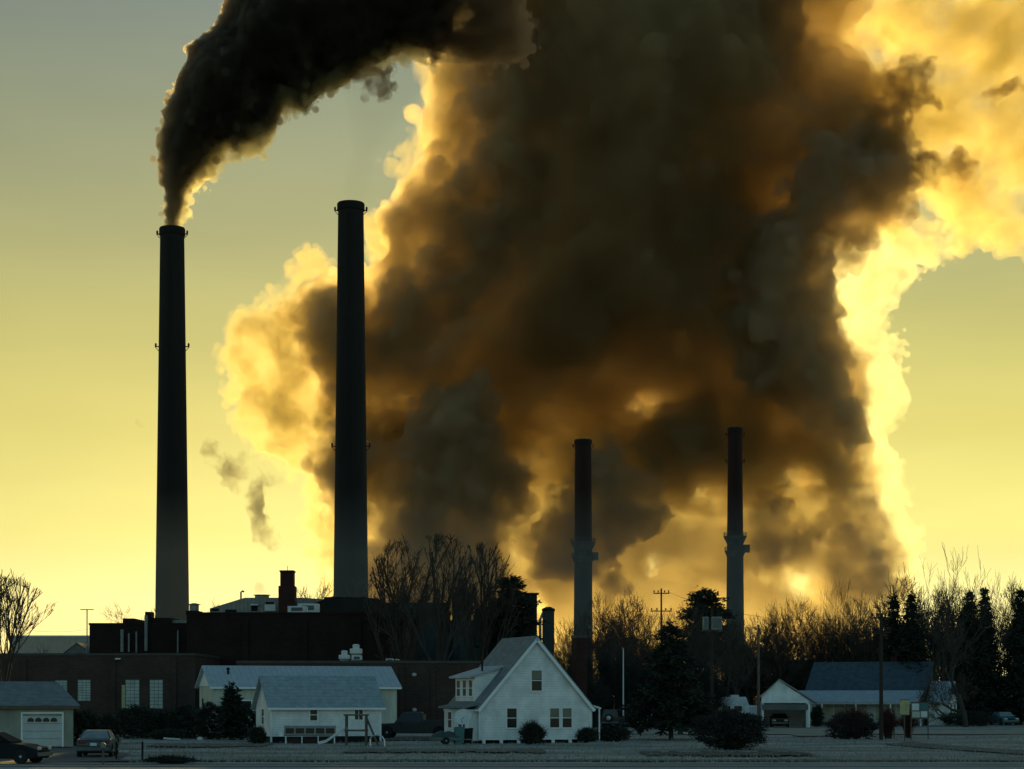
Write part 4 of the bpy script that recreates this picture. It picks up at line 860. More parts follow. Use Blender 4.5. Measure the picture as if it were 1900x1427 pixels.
protos = [tree_proto('bare_tree', 'x', 21, BG, H=12, spread=1.05, trunk_r=.26, levels=6, kids=(2, 4), tmin=.018, up=.28),
          tree_proto('bare_tree', 'x', 22, BG, H=12, spread=.85, trunk_r=.22, levels=6, up=.5, kids=(2, 4), tmin=.018),
          tree_proto('bare_tree', 'x', 23, BG, H=12, spread=1.1, trunk_r=.28, levels=6, stems=2, kids=(2, 4), tmin=.02, up=.3),
          tree_proto('bare_tree', 'x', 24, BG, H=12, spread=.75, trunk_r=.17, levels=5, up=.7, kids=(3, 3)),
          tree_proto('bare_tree', 'x', 25, BG, H=12, spread=1.0, trunk_r=.24, levels=5, stems=3, up=.38, kids=(3, 5), tmin=.026, shrink=.76),
          tree_proto('bare_tree', 'x', 26, BG, H=12, spread=1.2, trunk_r=.34, levels=6, crook=.24, kids=(3, 4), tmin=.014),
          tree_proto('bare_tree', 'x', 23, BG, H=12, spread=1.15, trunk_r=.3, levels=5, stems=2, tmin=.016),
          tree_proto('bare_tree', 'x', 41, BG, rx=2.5, zc=7.9, rz=4.1, fork=3.6, trunk_r=.24),
          tree_proto('bare_tree', 'x', 45, BG, rx=2.3, zc=7.7, rz=4.3, fork=3.0, trunk_r=.26),
          tree_proto('bare_tree', 'x', 52, BG, rx=4.6, zc=6.9, rz=5.1, fork=2.6, trunk_r=.26, limbs=9)]
used = set()
def plant_tree(i, px, D, ytop, label, rz=None, wide=1.0, group=BG):
    h = gz(ytop, D); p = protos[i]; s_ = h / p['h']; sc = (s_ * wide, s_ * wide, s_); rz = RND.uniform(0, 6.28) if rz is None else rz
    if i in used: return dup(p, at0(px, D), rz, label, group, sc)
    used.add(i); p.location = at0(px, D); p.rotation_euler = (0, 0, rz); p.scale = sc; p['label'] = label; return p
# large single trees
plant_tree(9, 0, 126, 1040, 'wide bare tree at the left edge, in front of the brick wing', 1.0, 1.0)
plant_tree(8, 746, 198, 990, 'big many stemmed bare tree close to the tallest chimney', 2.4, 1.0)
plant_tree(7, 816, 192, 986, 'big many stemmed bare tree in the middle of the row of three', 4.6, 1.0)
plant_tree(7, 893, 202, 1003, 'big bare tree just left of the bushy evergreen', 4.0, .95)
plant_tree(5, 1792, 198, 1130, 'stout crooked bare tree with dark trunk, left of the teal car', .8, .8)
plant_tree(3, 1752, 214, 1006, 'tallest slender bare tree standing above the right hand spruces', .5, 1.0)
plant_tree(1, 1690, 226, 1040, 'bare tree whose top shows above the pair of pointed evergreens', 1.5, .9)
plant_tree(3, 1541, 228, 1072, 'slim bare tree, left one of two rising above the blue roof', 2.2, .8)
plant_tree(3, 1577, 226, 1070, 'slim bare tree, right one of two rising above the blue roof', 3.8, .8)
plant_tree(1, 1618, 232, 1096, 'thin bare tree between the blue roof and the pointed evergreens', 5.0, .85)
for px, D, yt, i, lb_ in ((585, 372, 1050, 0, 'bare tree top showing between the brick stack and the tallest chimney'), (604, 376, 1062, 1, 'smaller bare tree top touching the left side of the tallest chimney'),
                          (262, 374, 1112, 0, 'small bare tree top just left of the smoking chimney'), (392, 376, 1104, 1, 'small bare tree top just right of the smoking chimney'), (300, 372, 1122, 2, 'low bare tree top in front of the foot of the smoking chimney'),
                          (640, 371, 1082, 2, 'bare tree in front of the foot of the tallest chimney'), (716, 372, 1096, 0, 'bare tree right of the foot of the tallest chimney'),
                          (70, 300, 1192, 0, 'low bare tree before the far pale warehouse'), (130, 310, 1196, 1, 'second low bare tree before the far warehouse, near the aerial mast')):
    plant_tree(i, px, D, yt, lb_)
# the wood behind the houses, tree by tree
q = random.Random(31); WOOD = 'bare trees of the wood behind the houses'
wood = []
for px in np.arange(1036, 1665, 10.0):
    near = q.random() < .5 and not 1395 < px < 1765; D = q.uniform(205, 222) if near else q.uniform(224, 243)
    base = 1088 if 1110 < px < 1290 else 1100
    wood.append((px + q.uniform(-8, 8), D, base + q.uniform(-6, 46) + (16 if near else 0)))
for px in np.arange(1668, 1930, 13.0): wood.append((px + q.uniform(-8, 8), q.uniform(226, 243), q.uniform(1052, 1120)))
for n, (px, D, yt) in enumerate(wood):
    plant_tree(q.choice((0, 0, 1, 1, 2, 3)), px, D, yt, 'one of the close packed bare trees of the wood behind the houses', None, q.uniform(.7, .95), WOOD)

def leafy(q, mb, p, size, n, flat=.5):
    for i in range(n):
        d = Vector((q.gauss(0, 1), q.gauss(0, 1), q.gauss(0, .8))).normalized(); c = p + d * size * q.random() ** .5
        a = Vector((q.gauss(0, 1), q.gauss(0, 1), q.gauss(0, flat))).normalized(); b = a.cross(d).normalized() if abs(a.dot(d)) < .98 else a.orthogonal()
        l = size * q.uniform(.28, .55); w_ = l * q.uniform(.3, .5)
        mb.add([c - a * l, c - b * w_, c + a * l, c + b * w_], [(0, 1, 2, 3)])
def spruce(seed, H, Rb, taper=1.0, base=.12, droop=.25, tiers=26, dens=1.0, bushy=False):
    """A conifer: bare stem, whorls of boughs clothed in small needle sprays."""
    q = random.Random(seed); tr, cr = MB(), MB()
    tr.tube([(0, 0, -.2), (0, 0, H * .5), (0, 0, H * .97)], [H * .022, H * .015, .02], 8)
    tiers = int(H * (1 - base) / .30)
    for i in range(tiers):
        f = min(max((i + q.uniform(-.4, .4)) / tiers, 0), 1); z = H * (base + (1 - base) * f)
        if bushy: prof = max(.12, math.sin(math.pi * (.16 + .84 * f * .97)) ** .55)
        else: prof = (1 - f) ** taper * min(1, .55 + f * 5)
        rmax = Rb * prof + .12; nb = max(5, int(6 + 9 * prof)); lump = 1 + .15 * math.sin(i * .9 + seed) + q.uniform(-.22, .16)
        for j in range(nb):
            a = 6.283 * j / nb + q.uniform(-.5, .5); r = rmax * q.uniform(.6, 1.12) * lump
            d = Vector((math.cos(a), math.sin(a), 0)); tip = d * r + Vector((0, 0, z - droop * r + q.uniform(-.15, .15)))
            o = Vector((0, 0, z + .1)); steps = max(3, int(r / .2 * dens))
            tr.tube([o, o.lerp(tip, .6) + Vector((0, 0, .03 * r)), tip], [.035, .022, .008], 3, cap=False)
            for s in range(steps):
                g = (s + q.random()) / steps
                if g < .2 and r > .9: continue
                p = o.lerp(tip, g) + Vector((q.gauss(0, .09), q.gauss(0, .09), q.gauss(0, .12)))
                for k_ in range(4):
                    side = Vector((-d.y, d.x, 0)) * q.choice((-1, 1)) * q.uniform(.05, .5) + d * q.uniform(-.05, .45) + Vector((0, 0, q.uniform(-.3, .26)))
                    l = side * q.uniform(.7, 1.3); wv = Vector((q.gauss(0, 1), q.gauss(0, 1), q.gauss(0, 1))).cross(l).normalized() * q.uniform(.05, .11)
                    cr.add([p, p + l * .5 + wv, p + l, p + l * .5 - wv], [(0, 1, 2, 3)])
    for s in range(26):
        p = Vector((0, 0, H * (.93 + .08 * q.random()))); l = Vector((q.gauss(0, .18), q.gauss(0, .18), q.uniform(.05, .4))); wv = Vector((q.gauss(0, 1), q.gauss(0, 1), 0)).cross(l).normalized() * .06
        cr.add([p, p + l * .5 + wv, p + l, p + l * .5 - wv], [(0, 1, 2, 3)])
    return tr, cr
def evergreen(name, px, D, ytop, wpx, label, seed, **kw):
    H = gz(ytop, D); t = thing(name, at0(px, D), seed * .7, label, 'tree', 'dark evergreens'); tr, cr = spruce(seed, H, wpx / 2 * D / F, **kw)
    tr.build('trunk', 'bark', t); cr.build('crown', 'needle', t); return t
evergreen('spruce_tree', 1245, 139, 1157, 190, 'big dark spruce with bare trunk foot, right of the flagpole', 1, taper=.72, base=.15, dens=1.5, tiers=34)
evergreen('pine_tree', 948, 206, 1070, 104, 'bushy rounded dark evergreen behind the gabled house', 2, bushy=True, base=.18, droop=.05, dens=1.5, tiers=30)
evergreen('pine_tree', 1309, 236, 1093, 92, 'round topped dark evergreen beside the shorter chimney in the wood', 3, bushy=True, base=.45, droop=.0, dens=1.4)
evergreen('spruce_tree', 1659, 214, 1104, 74, 'pointed evergreen, left one of the joined pair above the blue roof', 4, taper=.8, base=.08, dens=1.2)
evergreen('spruce_tree', 1692, 212, 1101, 116, 'pointed evergreen, broader right one of the joined pair above the blue roof', 5, taper=.85, base=.08, dens=1.3)
evergreen('spruce_tree', 1800, 217, 1097, 132, 'broad dark spruce behind the crooked bare tree', 6, taper=.8, base=.06, dens=1.3)
evergreen('spruce_tree', 1827, 221, 1093, 100, 'pointed spruce pressed against the right side of the broad one', 7, taper=.9, base=.06, dens=1.2)
evergreen('spruce_tree', 1893, 216, 1092, 112, 'dark pointed spruce at the right edge', 8, taper=.95, base=.06, dens=1.3)
evergreen('holly_bush', 430, 139, 1272, 48, 'ragged dark evergreen bush before the long white building', 9, taper=.5, base=.1, dens=1.3, tiers=14)

def bush(name, px, D, ytop, wpx, label, seed, kind='leaf', m='hedge', dpx=None, group=None, cat='bush', onto=None):
    """kind leaf: a clipped mass of small leaves; kind twig: a burst of fine bare shoots."""
    q = random.Random(seed); H = gz(ytop, D); k_ = D / F; rx = wpx / 2 * k_; ry = (dpx or wpx * .8) / 2 * k_
    t = onto or thing(name, at0(px, D), 0, label, cat, group); st, cr = MB(), MB()
    if kind == 'leaf':
        for i in range(7): a = q.uniform(0, 6.28); st.tube([(0 + q.uniform(-rx, rx) * .4, q.uniform(-ry, ry) * .4, -.1), (math.cos(a) * rx * .6, math.sin(a) * ry * .6, H * .7)], [.04, .012], 4, cap=False)
        n = int(min(9000, 900 * (rx * ry) ** .5 * max(H, .8) + 900))
        for i in range(n):
            u = Vector((q.gauss(0, 1), q.gauss(0, 1), q.gauss(0, 1))).normalized() * (.45 + .55 * q.random() ** .33)
            lump = 1 + .2 * math.sin(u.x * 6 + seed) * math.sin(u.y * 5 + seed) + .13 * math.sin(u.z * 9 + u.x * 5 + seed)
            e = 2.6
            sq = (abs(u.x) ** e + abs(u.y) ** e + abs(u.z) ** e) ** (1 / e); u2 = u * (u.length / sq)
            p = Vector((u2.x * rx * lump, u2.y * ry * lump, H * .5 + u2.z * H * .52 * lump))
            if p.z < .02: continue
            leafy(q, cr, p, q.uniform(.12, .24), 3)
        for i in range(int(50 + 25 * rx)):
            u = Vector((q.gauss(0, 1), q.gauss(0, 1), abs(q.gauss(.3, 1)))).normalized(); p = Vector((u.x * rx * .8, u.y * ry * .8, H * .5 + u.z * H * .4)); l = u * q.uniform(.2, .3 + .16 * H) + Vector((q.gauss(0, .06), q.gauss(0, .06), .08))
            cr.tube([p, p + l * .6, p + l + Vector((q.gauss(0, .05), q.gauss(0, .05), 0))], [.014, .01, .004], 3, cap=False)
    else:
        for i in range(int(130 + 60 * rx)):
            a = q.uniform(0, 6.28); el = q.random() ** .7; tip = Vector((math.cos(a) * rx * el, math.sin(a) * ry * el, H * (1.02 - .55 * el ** 2.2) * q.uniform(.72, 1.04)))
            o = Vector((q.uniform(-.22, .22) * rx, q.uniform(-.22, .22) * ry, -.05)); mid = o.lerp(tip, .55) + Vector((0, 0, .16 * H)) + Vector((q.gauss(0, .07), q.gauss(0, .07), 0))
            st.tube([o, mid, tip], [.022, .013, .004], 3, cap=False)
            for s in range(9):
                p = mid.lerp(tip, q.uniform(-.4, .95)); d = (tip - mid).normalized() * .5 + Vector((q.gauss(0, .55), q.gauss(0, .55), q.gauss(.15, .45))); e_ = p + d.normalized() * q.uniform(.2, .6) * (.4 + .25 * H)
                cr.tube([p, p.lerp(e_, .5) + Vector((q.gauss(0, .03), q.gauss(0, .03), 0)), e_], [.009, .007, .003], 3, cap=False)
    st.build('stems', 'bark' if m == 'hedge' else m, t); cr.build('shoots' if onto else 'crown', m, t); return t
M['dark_twig'] = mat('dark_fine_twigs', (.030, .030, .026), .95, .3, 1.5)
big = bush('dense_bush', 1355, 113, 1322, 120, 'big dark fine twigged bush in the foreground, in front of the camper', 1, 'leaf', 'dark_twig')
bush('', 1355, 113, 1317, 138, '', 2, 'twig', 'dark_twig', onto=big)
redb = bush('red_bush', 1580, 141, 1312, 104, 'red brown twiggy bush in front of the blue roofed house', 3, 'twig', 'red_twig')
bush('', 1580, 141, 1326, 82, '', 4, 'leaf', 'dark_twig', onto=redb)
bush('red_bush', 1648, 142, 1313, 46, 'small red brown shrub behind the yellow sign, near the offset pole', 5, 'twig', 'red_twig')
bush('red_bush', 1684, 144, 1314, 40, 'small red brown shrub behind the pale notice board', 15, 'twig', 'red_twig')
shr = bush('twiggy_shrub', 988, 127, 1338, 54, 'rounded twiggy shrub against the front of the gabled house', 6, 'twig', 'dark_twig')
bush('', 988, 127, 1350, 38, '', 16, 'leaf', 'hedge', onto=shr)
bush('clipped_hedge', 1090, 131, 1354, 34, 'short clipped hedge at the right corner of the gabled house', 7, 'leaf', 'hedge', 30, 'clipped hedges beside the gabled house', 'hedge')
bush('clipped_hedge', 1137, 133, 1349, 58, 'longer clipped hedge with a flat top, before the flagpole', 8, 'leaf', 'hedge', 26, 'clipped hedges beside the gabled house', 'hedge')
HG = 'overgrown hedge bushes along the factory wing'
for i, (px, D, yt, wp, lb_) in enumerate(((118, 119, 1332, 36, 'dark bush against the right corner of the garage'), (152, 122, 1322, 60, 'dark overgrown bush between the garage and the factory windows'), (196, 125, 1330, 56, 'low dark bush behind the frosted sedan'),
        (250, 143, 1314, 74, 'dark rounded bush under the pair of tall factory windows'), (300, 145, 1322, 64, 'low dark bush right of the factory windows'), (345, 143, 1312, 70, 'dark bush below the end of the brick wing'),
        (395, 141, 1308, 66, 'tall dark hedge bush, left half of the clump beside the shed'), (446, 140, 1308, 62, 'tall dark hedge bush, right half of the clump beside the shed'), (478, 127, 1352, 26, 'small dark bush at the left corner of the shed'),
        (310, 139, 1356, 56, 'low dark heap of brush in front of the left hedge'))):
    bush('hedge_bush', px, D, yt, wp, lb_, 40 + i, 'leaf', 'hedge', wp * .7, HG, 'hedge')
bush('grass_clump', 316, 87.5, 1404, 128, 'dark tussock of dead grass by the road at the lower left', 60, 'twig', 'dark_twig', 50, None, 'grass clump')
bush('twiggy_shrub', 1516, 202, 1312, 20, 'small dark shrub in front of the porch of the blue roofed house', 61, 'leaf', 'hedge')
bush('hedge_bush', 1795, 205, 1322, 90, 'low dark hedge running left from the teal car', 62, 'leaf', 'hedge', 50, None, 'hedge')
# brush at the foot of the wood
q = random.Random(77); first = None; UG = 'thicket shrubs under the wood'
for n, px in enumerate(np.arange(1030, 1660, 24.0)):
    D = q.uniform(196, 204) if px < 1320 else q.uniform(238, 246); yt = q.uniform(1196, 1250)
    lb_ = 'one of the dark thicket shrubs filling the foot of the wood'
    if first is None: first = bush('thicket_shrub', px, 200, 1225, 80, lb_, 70, 'twig', 'dark_twig', None, UG)
    else: dup(first, at0(px, D), q.uniform(0, 6.28), lb_, UG, tuple(q.uniform(.85, 1.25) for _ in range(2)) + (gz(yt, D) / gz(1225, 200),))

for i, p in enumerate(protos):           # kinds of tree that found no place
    if i not in used:
        for c in list(p.children): bpy.data.objects.remove(c)
        bpy.data.objects.remove(p)
# ------------------------------------------------------------------ smoke
import openvdb as vdb
def lattice(shape, cell, rng):           # smooth value noise on a regular grid, about -1..1
    n = [int(s / c) + 3 for s, c in zip(shape, cell)]
    a = rng.uniform(-1, 1, n).astype(np.float32)
    for ax in range(3):
        t = np.arange(shape[ax], dtype=np.float32) / cell[ax]
        i = t.astype(int); f = t - i; f = f * f * f * (f * (f * 6 - 15) + 10)
        sh = [1, 1, 1]; sh[ax] = -1
        f = f.reshape(sh)
        a = np.take(a, i, ax) * (1 - f) + np.take(a, i + 1, ax) * f
    return a
def fbm(shape, cell, rng, octaves=3, gain=0.5, billow=False):
    out = np.zeros(shape, np.float32); amp = 1.0
    for k in range(octaves):
        c = [max(1.0, cell / 2 ** k)] * 3
        v = lattice(shape, c, rng)
        out += amp * ((1 - 2 * np.abs(v)) if billow else v); amp *= gain
    return out
def poly_sdf(poly, step=5.0, pad=120):   # signed distance (inside positive) to an outline, in pixels
    P = np.array(poly, float); lo = P.min(0) - pad; hi = P.max(0) + pad
    gx = np.arange(lo[0], hi[0], step); gy = np.arange(lo[1], hi[1], step)
    X, Y = np.meshgrid(gx, gy, indexing='ij')
    d = np.full(X.shape, 1e9); ins = np.zeros(X.shape, bool)
    for a, b in zip(P, np.roll(P, -1, 0)):
        e = b - a; t = np.clip(((X - a[0]) * e[0] + (Y - a[1]) * e[1]) / (e @ e + 1e-9), 0, 1)
        d = np.minimum(d, np.hypot(X - a[0] - t * e[0], Y - a[1] - t * e[1]))
        c = ((a[1] > Y) != (b[1] > Y)) & (X < (b[0] - a[0]) * (Y - a[1]) / (b[1] - a[1] + 1e-12) + a[0])
        ins ^= c
    return lo, step, np.where(ins, d, -d)
def sample2(s, x, y):
    lo, step, A = s
    u = np.clip((x - lo[0]) / step, 0, A.shape[0] - 1.001); v = np.clip((y - lo[1]) / step, 0, A.shape[1] - 1.001)
    i = u.astype(int); j = v.astype(int); f = u - i; g = v - j
    return (A[i, j] * (1 - f) + A[i + 1, j] * f) * (1 - g) + (A[i, j + 1] * (1 - f) + A[i + 1, j + 1] * f) * g
def billows(name, polys, D, vox, R, seed, warp=((40, 8), (12, 3)), bumps=((20, 6),), balls=(), nball=0, holes=(), mat=None, parent=None, shrink=0.0, flat=1.0, shift=(0, 0, 0)):
    """A closed billowing hull: outlines on a plane at distance D blown up to round bodies of radius R, stirred and bossed by noise."""
    rng = np.random.default_rng(seed); k = F / D
    S = [poly_sdf(p) for p in polys]
    A = np.concatenate([np.array(p, float) for p in polys])
    m = 14 + 0.04 * R
    x0, x1 = (A[:, 0].min() - 950) / k - m, (A[:, 0].max() - 950) / k + m
    z0, z1 = EYE + (HZ - A[:, 1].max()) / k - m, EYE + (HZ - A[:, 1].min()) / k + m
    dm = max(s[2].max() for s in S) / k
    yh = flat * math.sqrt(2 * R * dm) + m
    sh = (int((x1 - x0) / vox) + 1, int(2 * yh / vox) + 1, int((z1 - z0) / vox) + 1)
    gx = (x0 + vox * np.arange(sh[0], dtype=np.float32))[:, None, None]
    gy = (-yh + vox * np.arange(sh[1], dtype=np.float32))[None, :, None]
    gz = (z0 + vox * np.arange(sh[2], dtype=np.float32))[None, None, :]
    wx = np.zeros(sh, np.float32); wy = wx.copy(); wz = wx.copy()
    for cell, amp in warp:
        wx += amp * lattice(sh, [cell / vox] * 3, rng); wy += amp * lattice(sh, [cell / vox] * 3, rng); wz += amp * lattice(sh, [cell / vox] * 3, rng)
    U = 950 + (gx + wx) * k; V = HZ - (gz + wz - EYE) * k
    d2 = np.max([sample2(s, U, V) for s in S], axis=0) / k
    f = d2 - ((gy + wy) / flat) ** 2 / (2 * R)
    f = np.minimum(f, 30.0)
    del U, V, d2
    for cell, amp in bumps:
        f += amp * (1 - 2 * np.abs(lattice(sh, [cell / vox] * 3, rng)))
    if nball:                            # cauliflower heads sitting on the skin
        for r0, r1, n in balls:
            idx = np.argwhere(np.abs(f) < 0.35 * r1)
            pick = idx[rng.integers(0, len(idx), n)]
            for p in pick:
                r = rng.uniform(r0, r1); q = int(r / vox) + 2
                a = np.maximum(p - q, 0); b = np.minimum(p + q + 1, sh)
                g = np.ogrid[a[0]:b[0], a[1]:b[1], a[2]:b[2]]
                d = r - vox * np.sqrt((g[0] - p[0]) ** 2 + (g[1] - p[1]) ** 2 + (g[2] - p[2]) ** 2)
                s = f[a[0]:b[0], a[1]:b[1], a[2]:b[2]]; np.maximum(s, d, out=s)
    if holes: hn = 2.6 * lattice(sh, [6 / vox] * 3, rng) + 2.0 * lattice(sh, [2.8 / vox] * 3, rng)
    for px, py, r, ex in holes:          # gaps between the billows
        hx, hz = (px - 950) / k, EYE + (HZ - py) / k
        d = hn + np.sqrt((gx + 0.8 * wx - hx) ** 2 + (gz + 0.8 * wz - hz) ** 2 + ((gy + wy) / ex) ** 2) - r / k
        f = np.minimum(f, d * 1.0)
    f -= shrink
    f[0] = f[-1] = -5; f[:, 0] = f[:, -1] = -5; f[:, :, 0] = f[:, :, -1] = -5
    gr = vdb.FloatGrid(); gr.background = 5.0
    gr.copyFromArray(np.ascontiguousarray(np.clip(-f, -5, 5)))
    pts, quads = gr.convertToQuads(isovalue=0.0)
    pts = np.asarray(pts, np.float32) * vox + np.array([x0, D - yh, z0], np.float32)
    pts += np.array(shift, np.float32)
    pts[:, 2] = np.maximum(pts[:, 2], 0.4)
    me = bpy.data.meshes.new(name)
    me.vertices.add(len(pts)); me.vertices.foreach_set('co', pts.ravel())
    nq = len(quads); q = np.asarray(quads, np.int32)
    me.loops.add(nq * 4); me.loops.foreach_set('vertex_index', q.ravel())
    me.polygons.add(nq); me.polygons.foreach_set('loop_start', np.arange(0, nq * 4, 4)); me.polygons.foreach_set('loop_total', np.full(nq, 4))
    me.update(); me.validate()
    # outward faces
    v = pts[q]; n = np.cross(v[:, 2] - v[:, 0], v[:, 3] - v[:, 1]); vol = (v.mean(1) * n).sum()
    if vol < 0: me.flip_normals()
    ob = bpy.data.objects.new(name, me); COL.objects.link(ob)
    if mat: me.materials.append(mat)
    if parent: ob.parent = parent
    print(name, sh, nq, 'vol', vol)
    return ob
def smoke_mat(name, density, albedo, g, noise=None, veil=0.0, steps=None):
    m = bpy.data.materials.new(name); m.use_nodes = True; t = m.node_tree; t.nodes.clear()
    o = t.nodes.new('ShaderNodeOutputMaterial')
    sc = t.nodes.new('ShaderNodeVolumeScatter'); ab = t.nodes.new('ShaderNodeVolumeAbsorption'); ad = t.nodes.new('ShaderNodeAddShader')
    al = np.array(albedo); top = max(al)
    sc.inputs['Color'].default_value = (*(al / top), 1); sc.inputs['Anisotropy'].default_value = g
    # scatter = density * albedo, absorb = density * (1 - albedo)
    ab_c = (1 - al); amax = max(ab_c.max(), 1e-4)
    ab.inputs['Color'].default_value = (*(1 - ab_c / amax), 1)
    if noise:
        tc = t.nodes.new('ShaderNodeTexCoord'); nz = t.nodes.new('ShaderNodeTexNoise')
        size, lo, hi, detail, n0, n1 = noise
        nz.inputs['Scale'].default_value = 1.0 / size; nz.inputs['Detail'].default_value = detail; nz.inputs['Roughness'].default_value = 0.60
        nz.inputs['Distortion'].default_value = 0.3
        mr = t.nodes.new('ShaderNodeMapRange'); mr.inputs[1].default_value = n0; mr.inputs[2].default_value = n1
        mr.inputs[3].default_value = lo; mr.inputs[4].default_value = hi; mr.interpolation_type = 'SMOOTHSTEP'
        t.links.new(tc.outputs['Object'], nz.inputs['Vector']); t.links.new(nz.outputs[0], mr.inputs[0])
        for node, kk in ((sc, top), (ab, amax)):
            mu = t.nodes.new('ShaderNodeMath'); mu.operation = 'MULTIPLY'; mu.inputs[1].default_value = density * kk
            t.links.new(mr.outputs[0], mu.inputs[0]); t.links.new(mu.outputs[0], node.inputs['Density'])
    else:
        sc.inputs['Density'].default_value = density * top; ab.inputs['Density'].default_value = density * amax
    t.links.new(sc.outputs[0], ad.inputs[0]); t.links.new(ab.outputs[0], ad.inputs[1]); t.links.new(ad.outputs[0], o.inputs['Volume'])
    if noise is None: m.cycles.homogeneous_volume = True
    return m

CORE_UP = [(620,900),(592,880),(618,790),(600,730),(572,700),(552,640),(560,575),(590,535),(640,530),(690,525),(735,470),(712,420),(748,380),(768,330),(800,270),(806,200),(822,120),(845,60),(860,-60),(900,-160),
 (1720,-160),(1640,-40),(1570,40),(1560,90),(1640,150),(1700,110),(1712,170),(1680,240),(1698,330),(1672,420),(1595,462),(1545,450),(1545,560),(1570,650),(1588,740),(1578,790),(1612,880),(1628,920)]
CORE_LOW = [(640,1230),(636,1060),(622,980),(592,930),(595,850),(700,790),(1585,780),(1612,880),(1638,950),(1658,1010),(1665,1080),(1650,1230)]
VEIL_L = [(630,1230),(606,1040),(596,980),(585,900),(540,872),(490,850),(452,790),(476,725),(440,690),(434,620),(470,580),(500,575),(552,525),(570,500),(600,500),(620,520),(650,530),(684,500),(680,440),(684,395),(704,362),(728,362),(742,325),(778,275),(768,200),(792,125),(835,60),(850,-60),(900,-170),(960,-170),(900,200),(800,500),(700,800),(720,1230)]
RIM_R = [(1560,420),(1640,440),(1720,425),(1800,440),(1750,475),(1700,500),(1694,560),(1666,600),(1660,660),(1682,735),(1648,820),(1668,890),(1680,960),(1702,1040),(1700,1230),(1640,1230),(1600,1000),(1560,800),(1535,600)]
GOLD_UP = [(1480,-170),(1990,-170),(1990,395),(1900,425),(1830,440),(1770,478),(1700,490),(1640,490),(1560,440),(1500,300)]
LOBES = [[(690,1020),(700,900),(760,800),(800,730),(880,690),(930,740),(915,790),(945,860),(960,930),(930,1000),(950,1060),(960,1160),(690,1160)],
 [(592,885),(620,810),(660,780),(690,860),(680,960),(612,950)],
 [(1000,960),(1050,880),(1080,830),(1130,815),(1180,880),(1232,955),(1200,1010),(1160,1005),(1120,1060),(1000,1080)],
 [(1380,470),(1400,420),(1440,380),(1480,300),(1560,262),(1620,240),(1680,268),(1694,330),(1680,385),(1590,455),(1540,470),(1560,600),(1585,740),(1600,820),(1560,840),(1470,770),(1390,720),(1350,560)]]
LOBES_B = [[(1530,980),(1560,860),(1610,880),(1650,960),(1672,1030),(1655,1120),(1560,1130)],
 [(1180,830),(1230,760),(1300,740),(1350,800),(1340,880),(1260,930),(1190,900)],
 [(1400,980),(1430,900),(1480,920),(1500,990),(1470,1060),(1410,1050)],
 [(690,560),(780,480),(830,400),(850,250),(870,140),(940,90),(1010,150),(1050,240),(1040,380),(1000,480),(900,560),(800,640),(700,690)],
 [(560,640),(565,570),(620,540),(660,580),(660,700),(610,740),(575,700)],
 [(1060,300),(1060,240),(1120,200),(1185,165),(1215,185),(1250,215),(1260,290),(1200,350),(1100,360)]]
LOBES_C = [[(860,100),(900,-120),(1420,-140),(1480,0),(1470,120),(1400,200),(1260,240),(1180,210),(1080,290),(1000,260),(900,220)],
 [(1200,420),(1260,330),(1350,330),(1380,430),(1350,560),(1240,560)],[(980,560),(1060,470),(1160,480),(1180,600),(1100,700),(1000,680)]]
HOLES = [(1182,744,13,9),(1205,738,11,9),(1232,1050,17,8),(1226,1030,11,8),(1472,880,14,8),(1486,896,10,8),(1332,908,15,8),(1296,888,12,8),(1340,925,9,8),(1470,1068,17,8),(1498,1082,19,8),(1456,1085,10,8),(958,1030,14,7),(972,1050,13,7),(950,1015,9,7),(1008,1112,18,7),(1265,615,11,7),(1258,640,9,7),(1440,245,11,7),(1462,250,9,7),(1240,950,9,8),(1520,1050,10,8),(1420,1080,9,8)]
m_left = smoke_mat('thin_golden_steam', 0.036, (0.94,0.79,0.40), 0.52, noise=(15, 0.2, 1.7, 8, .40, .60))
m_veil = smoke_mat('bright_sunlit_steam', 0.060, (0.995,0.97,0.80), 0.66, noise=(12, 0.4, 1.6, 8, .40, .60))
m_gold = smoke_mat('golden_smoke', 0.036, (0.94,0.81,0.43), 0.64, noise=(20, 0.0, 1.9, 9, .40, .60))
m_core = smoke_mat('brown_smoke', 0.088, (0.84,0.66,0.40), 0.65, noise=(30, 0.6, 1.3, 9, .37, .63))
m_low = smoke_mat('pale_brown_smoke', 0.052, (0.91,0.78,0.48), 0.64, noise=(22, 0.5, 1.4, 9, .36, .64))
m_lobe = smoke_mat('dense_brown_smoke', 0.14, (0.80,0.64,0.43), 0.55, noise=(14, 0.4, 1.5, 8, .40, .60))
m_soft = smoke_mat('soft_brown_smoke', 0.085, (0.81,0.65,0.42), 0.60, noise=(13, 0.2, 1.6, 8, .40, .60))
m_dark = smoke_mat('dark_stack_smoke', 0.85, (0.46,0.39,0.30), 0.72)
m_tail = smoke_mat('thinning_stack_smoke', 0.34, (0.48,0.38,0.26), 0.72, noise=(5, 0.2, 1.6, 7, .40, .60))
m_rim = smoke_mat('lit_edge_smoke', 0.42, (0.98,0.90,0.60), 0.74)  # pale strip puts the sunlit lower edge into the smoke's own colour
DP = 800.0
plume = thing('smoke_plume', (0, 0, 0), 0, 'huge brown and golden smoke plume filling the sky behind the chimneys', 'smoke plume')
WP = ((60,7),(22,5),(9,2.6),(4.5,1.2)); BP = ((16,2.5),(7,1.4))
WL = ((40,4),(16,3),(7,1.7),(3.6,.9)); BL = ((9,1.6),(4.5,.9)); KL = ((3,6,160),(1.6,3.4,900))
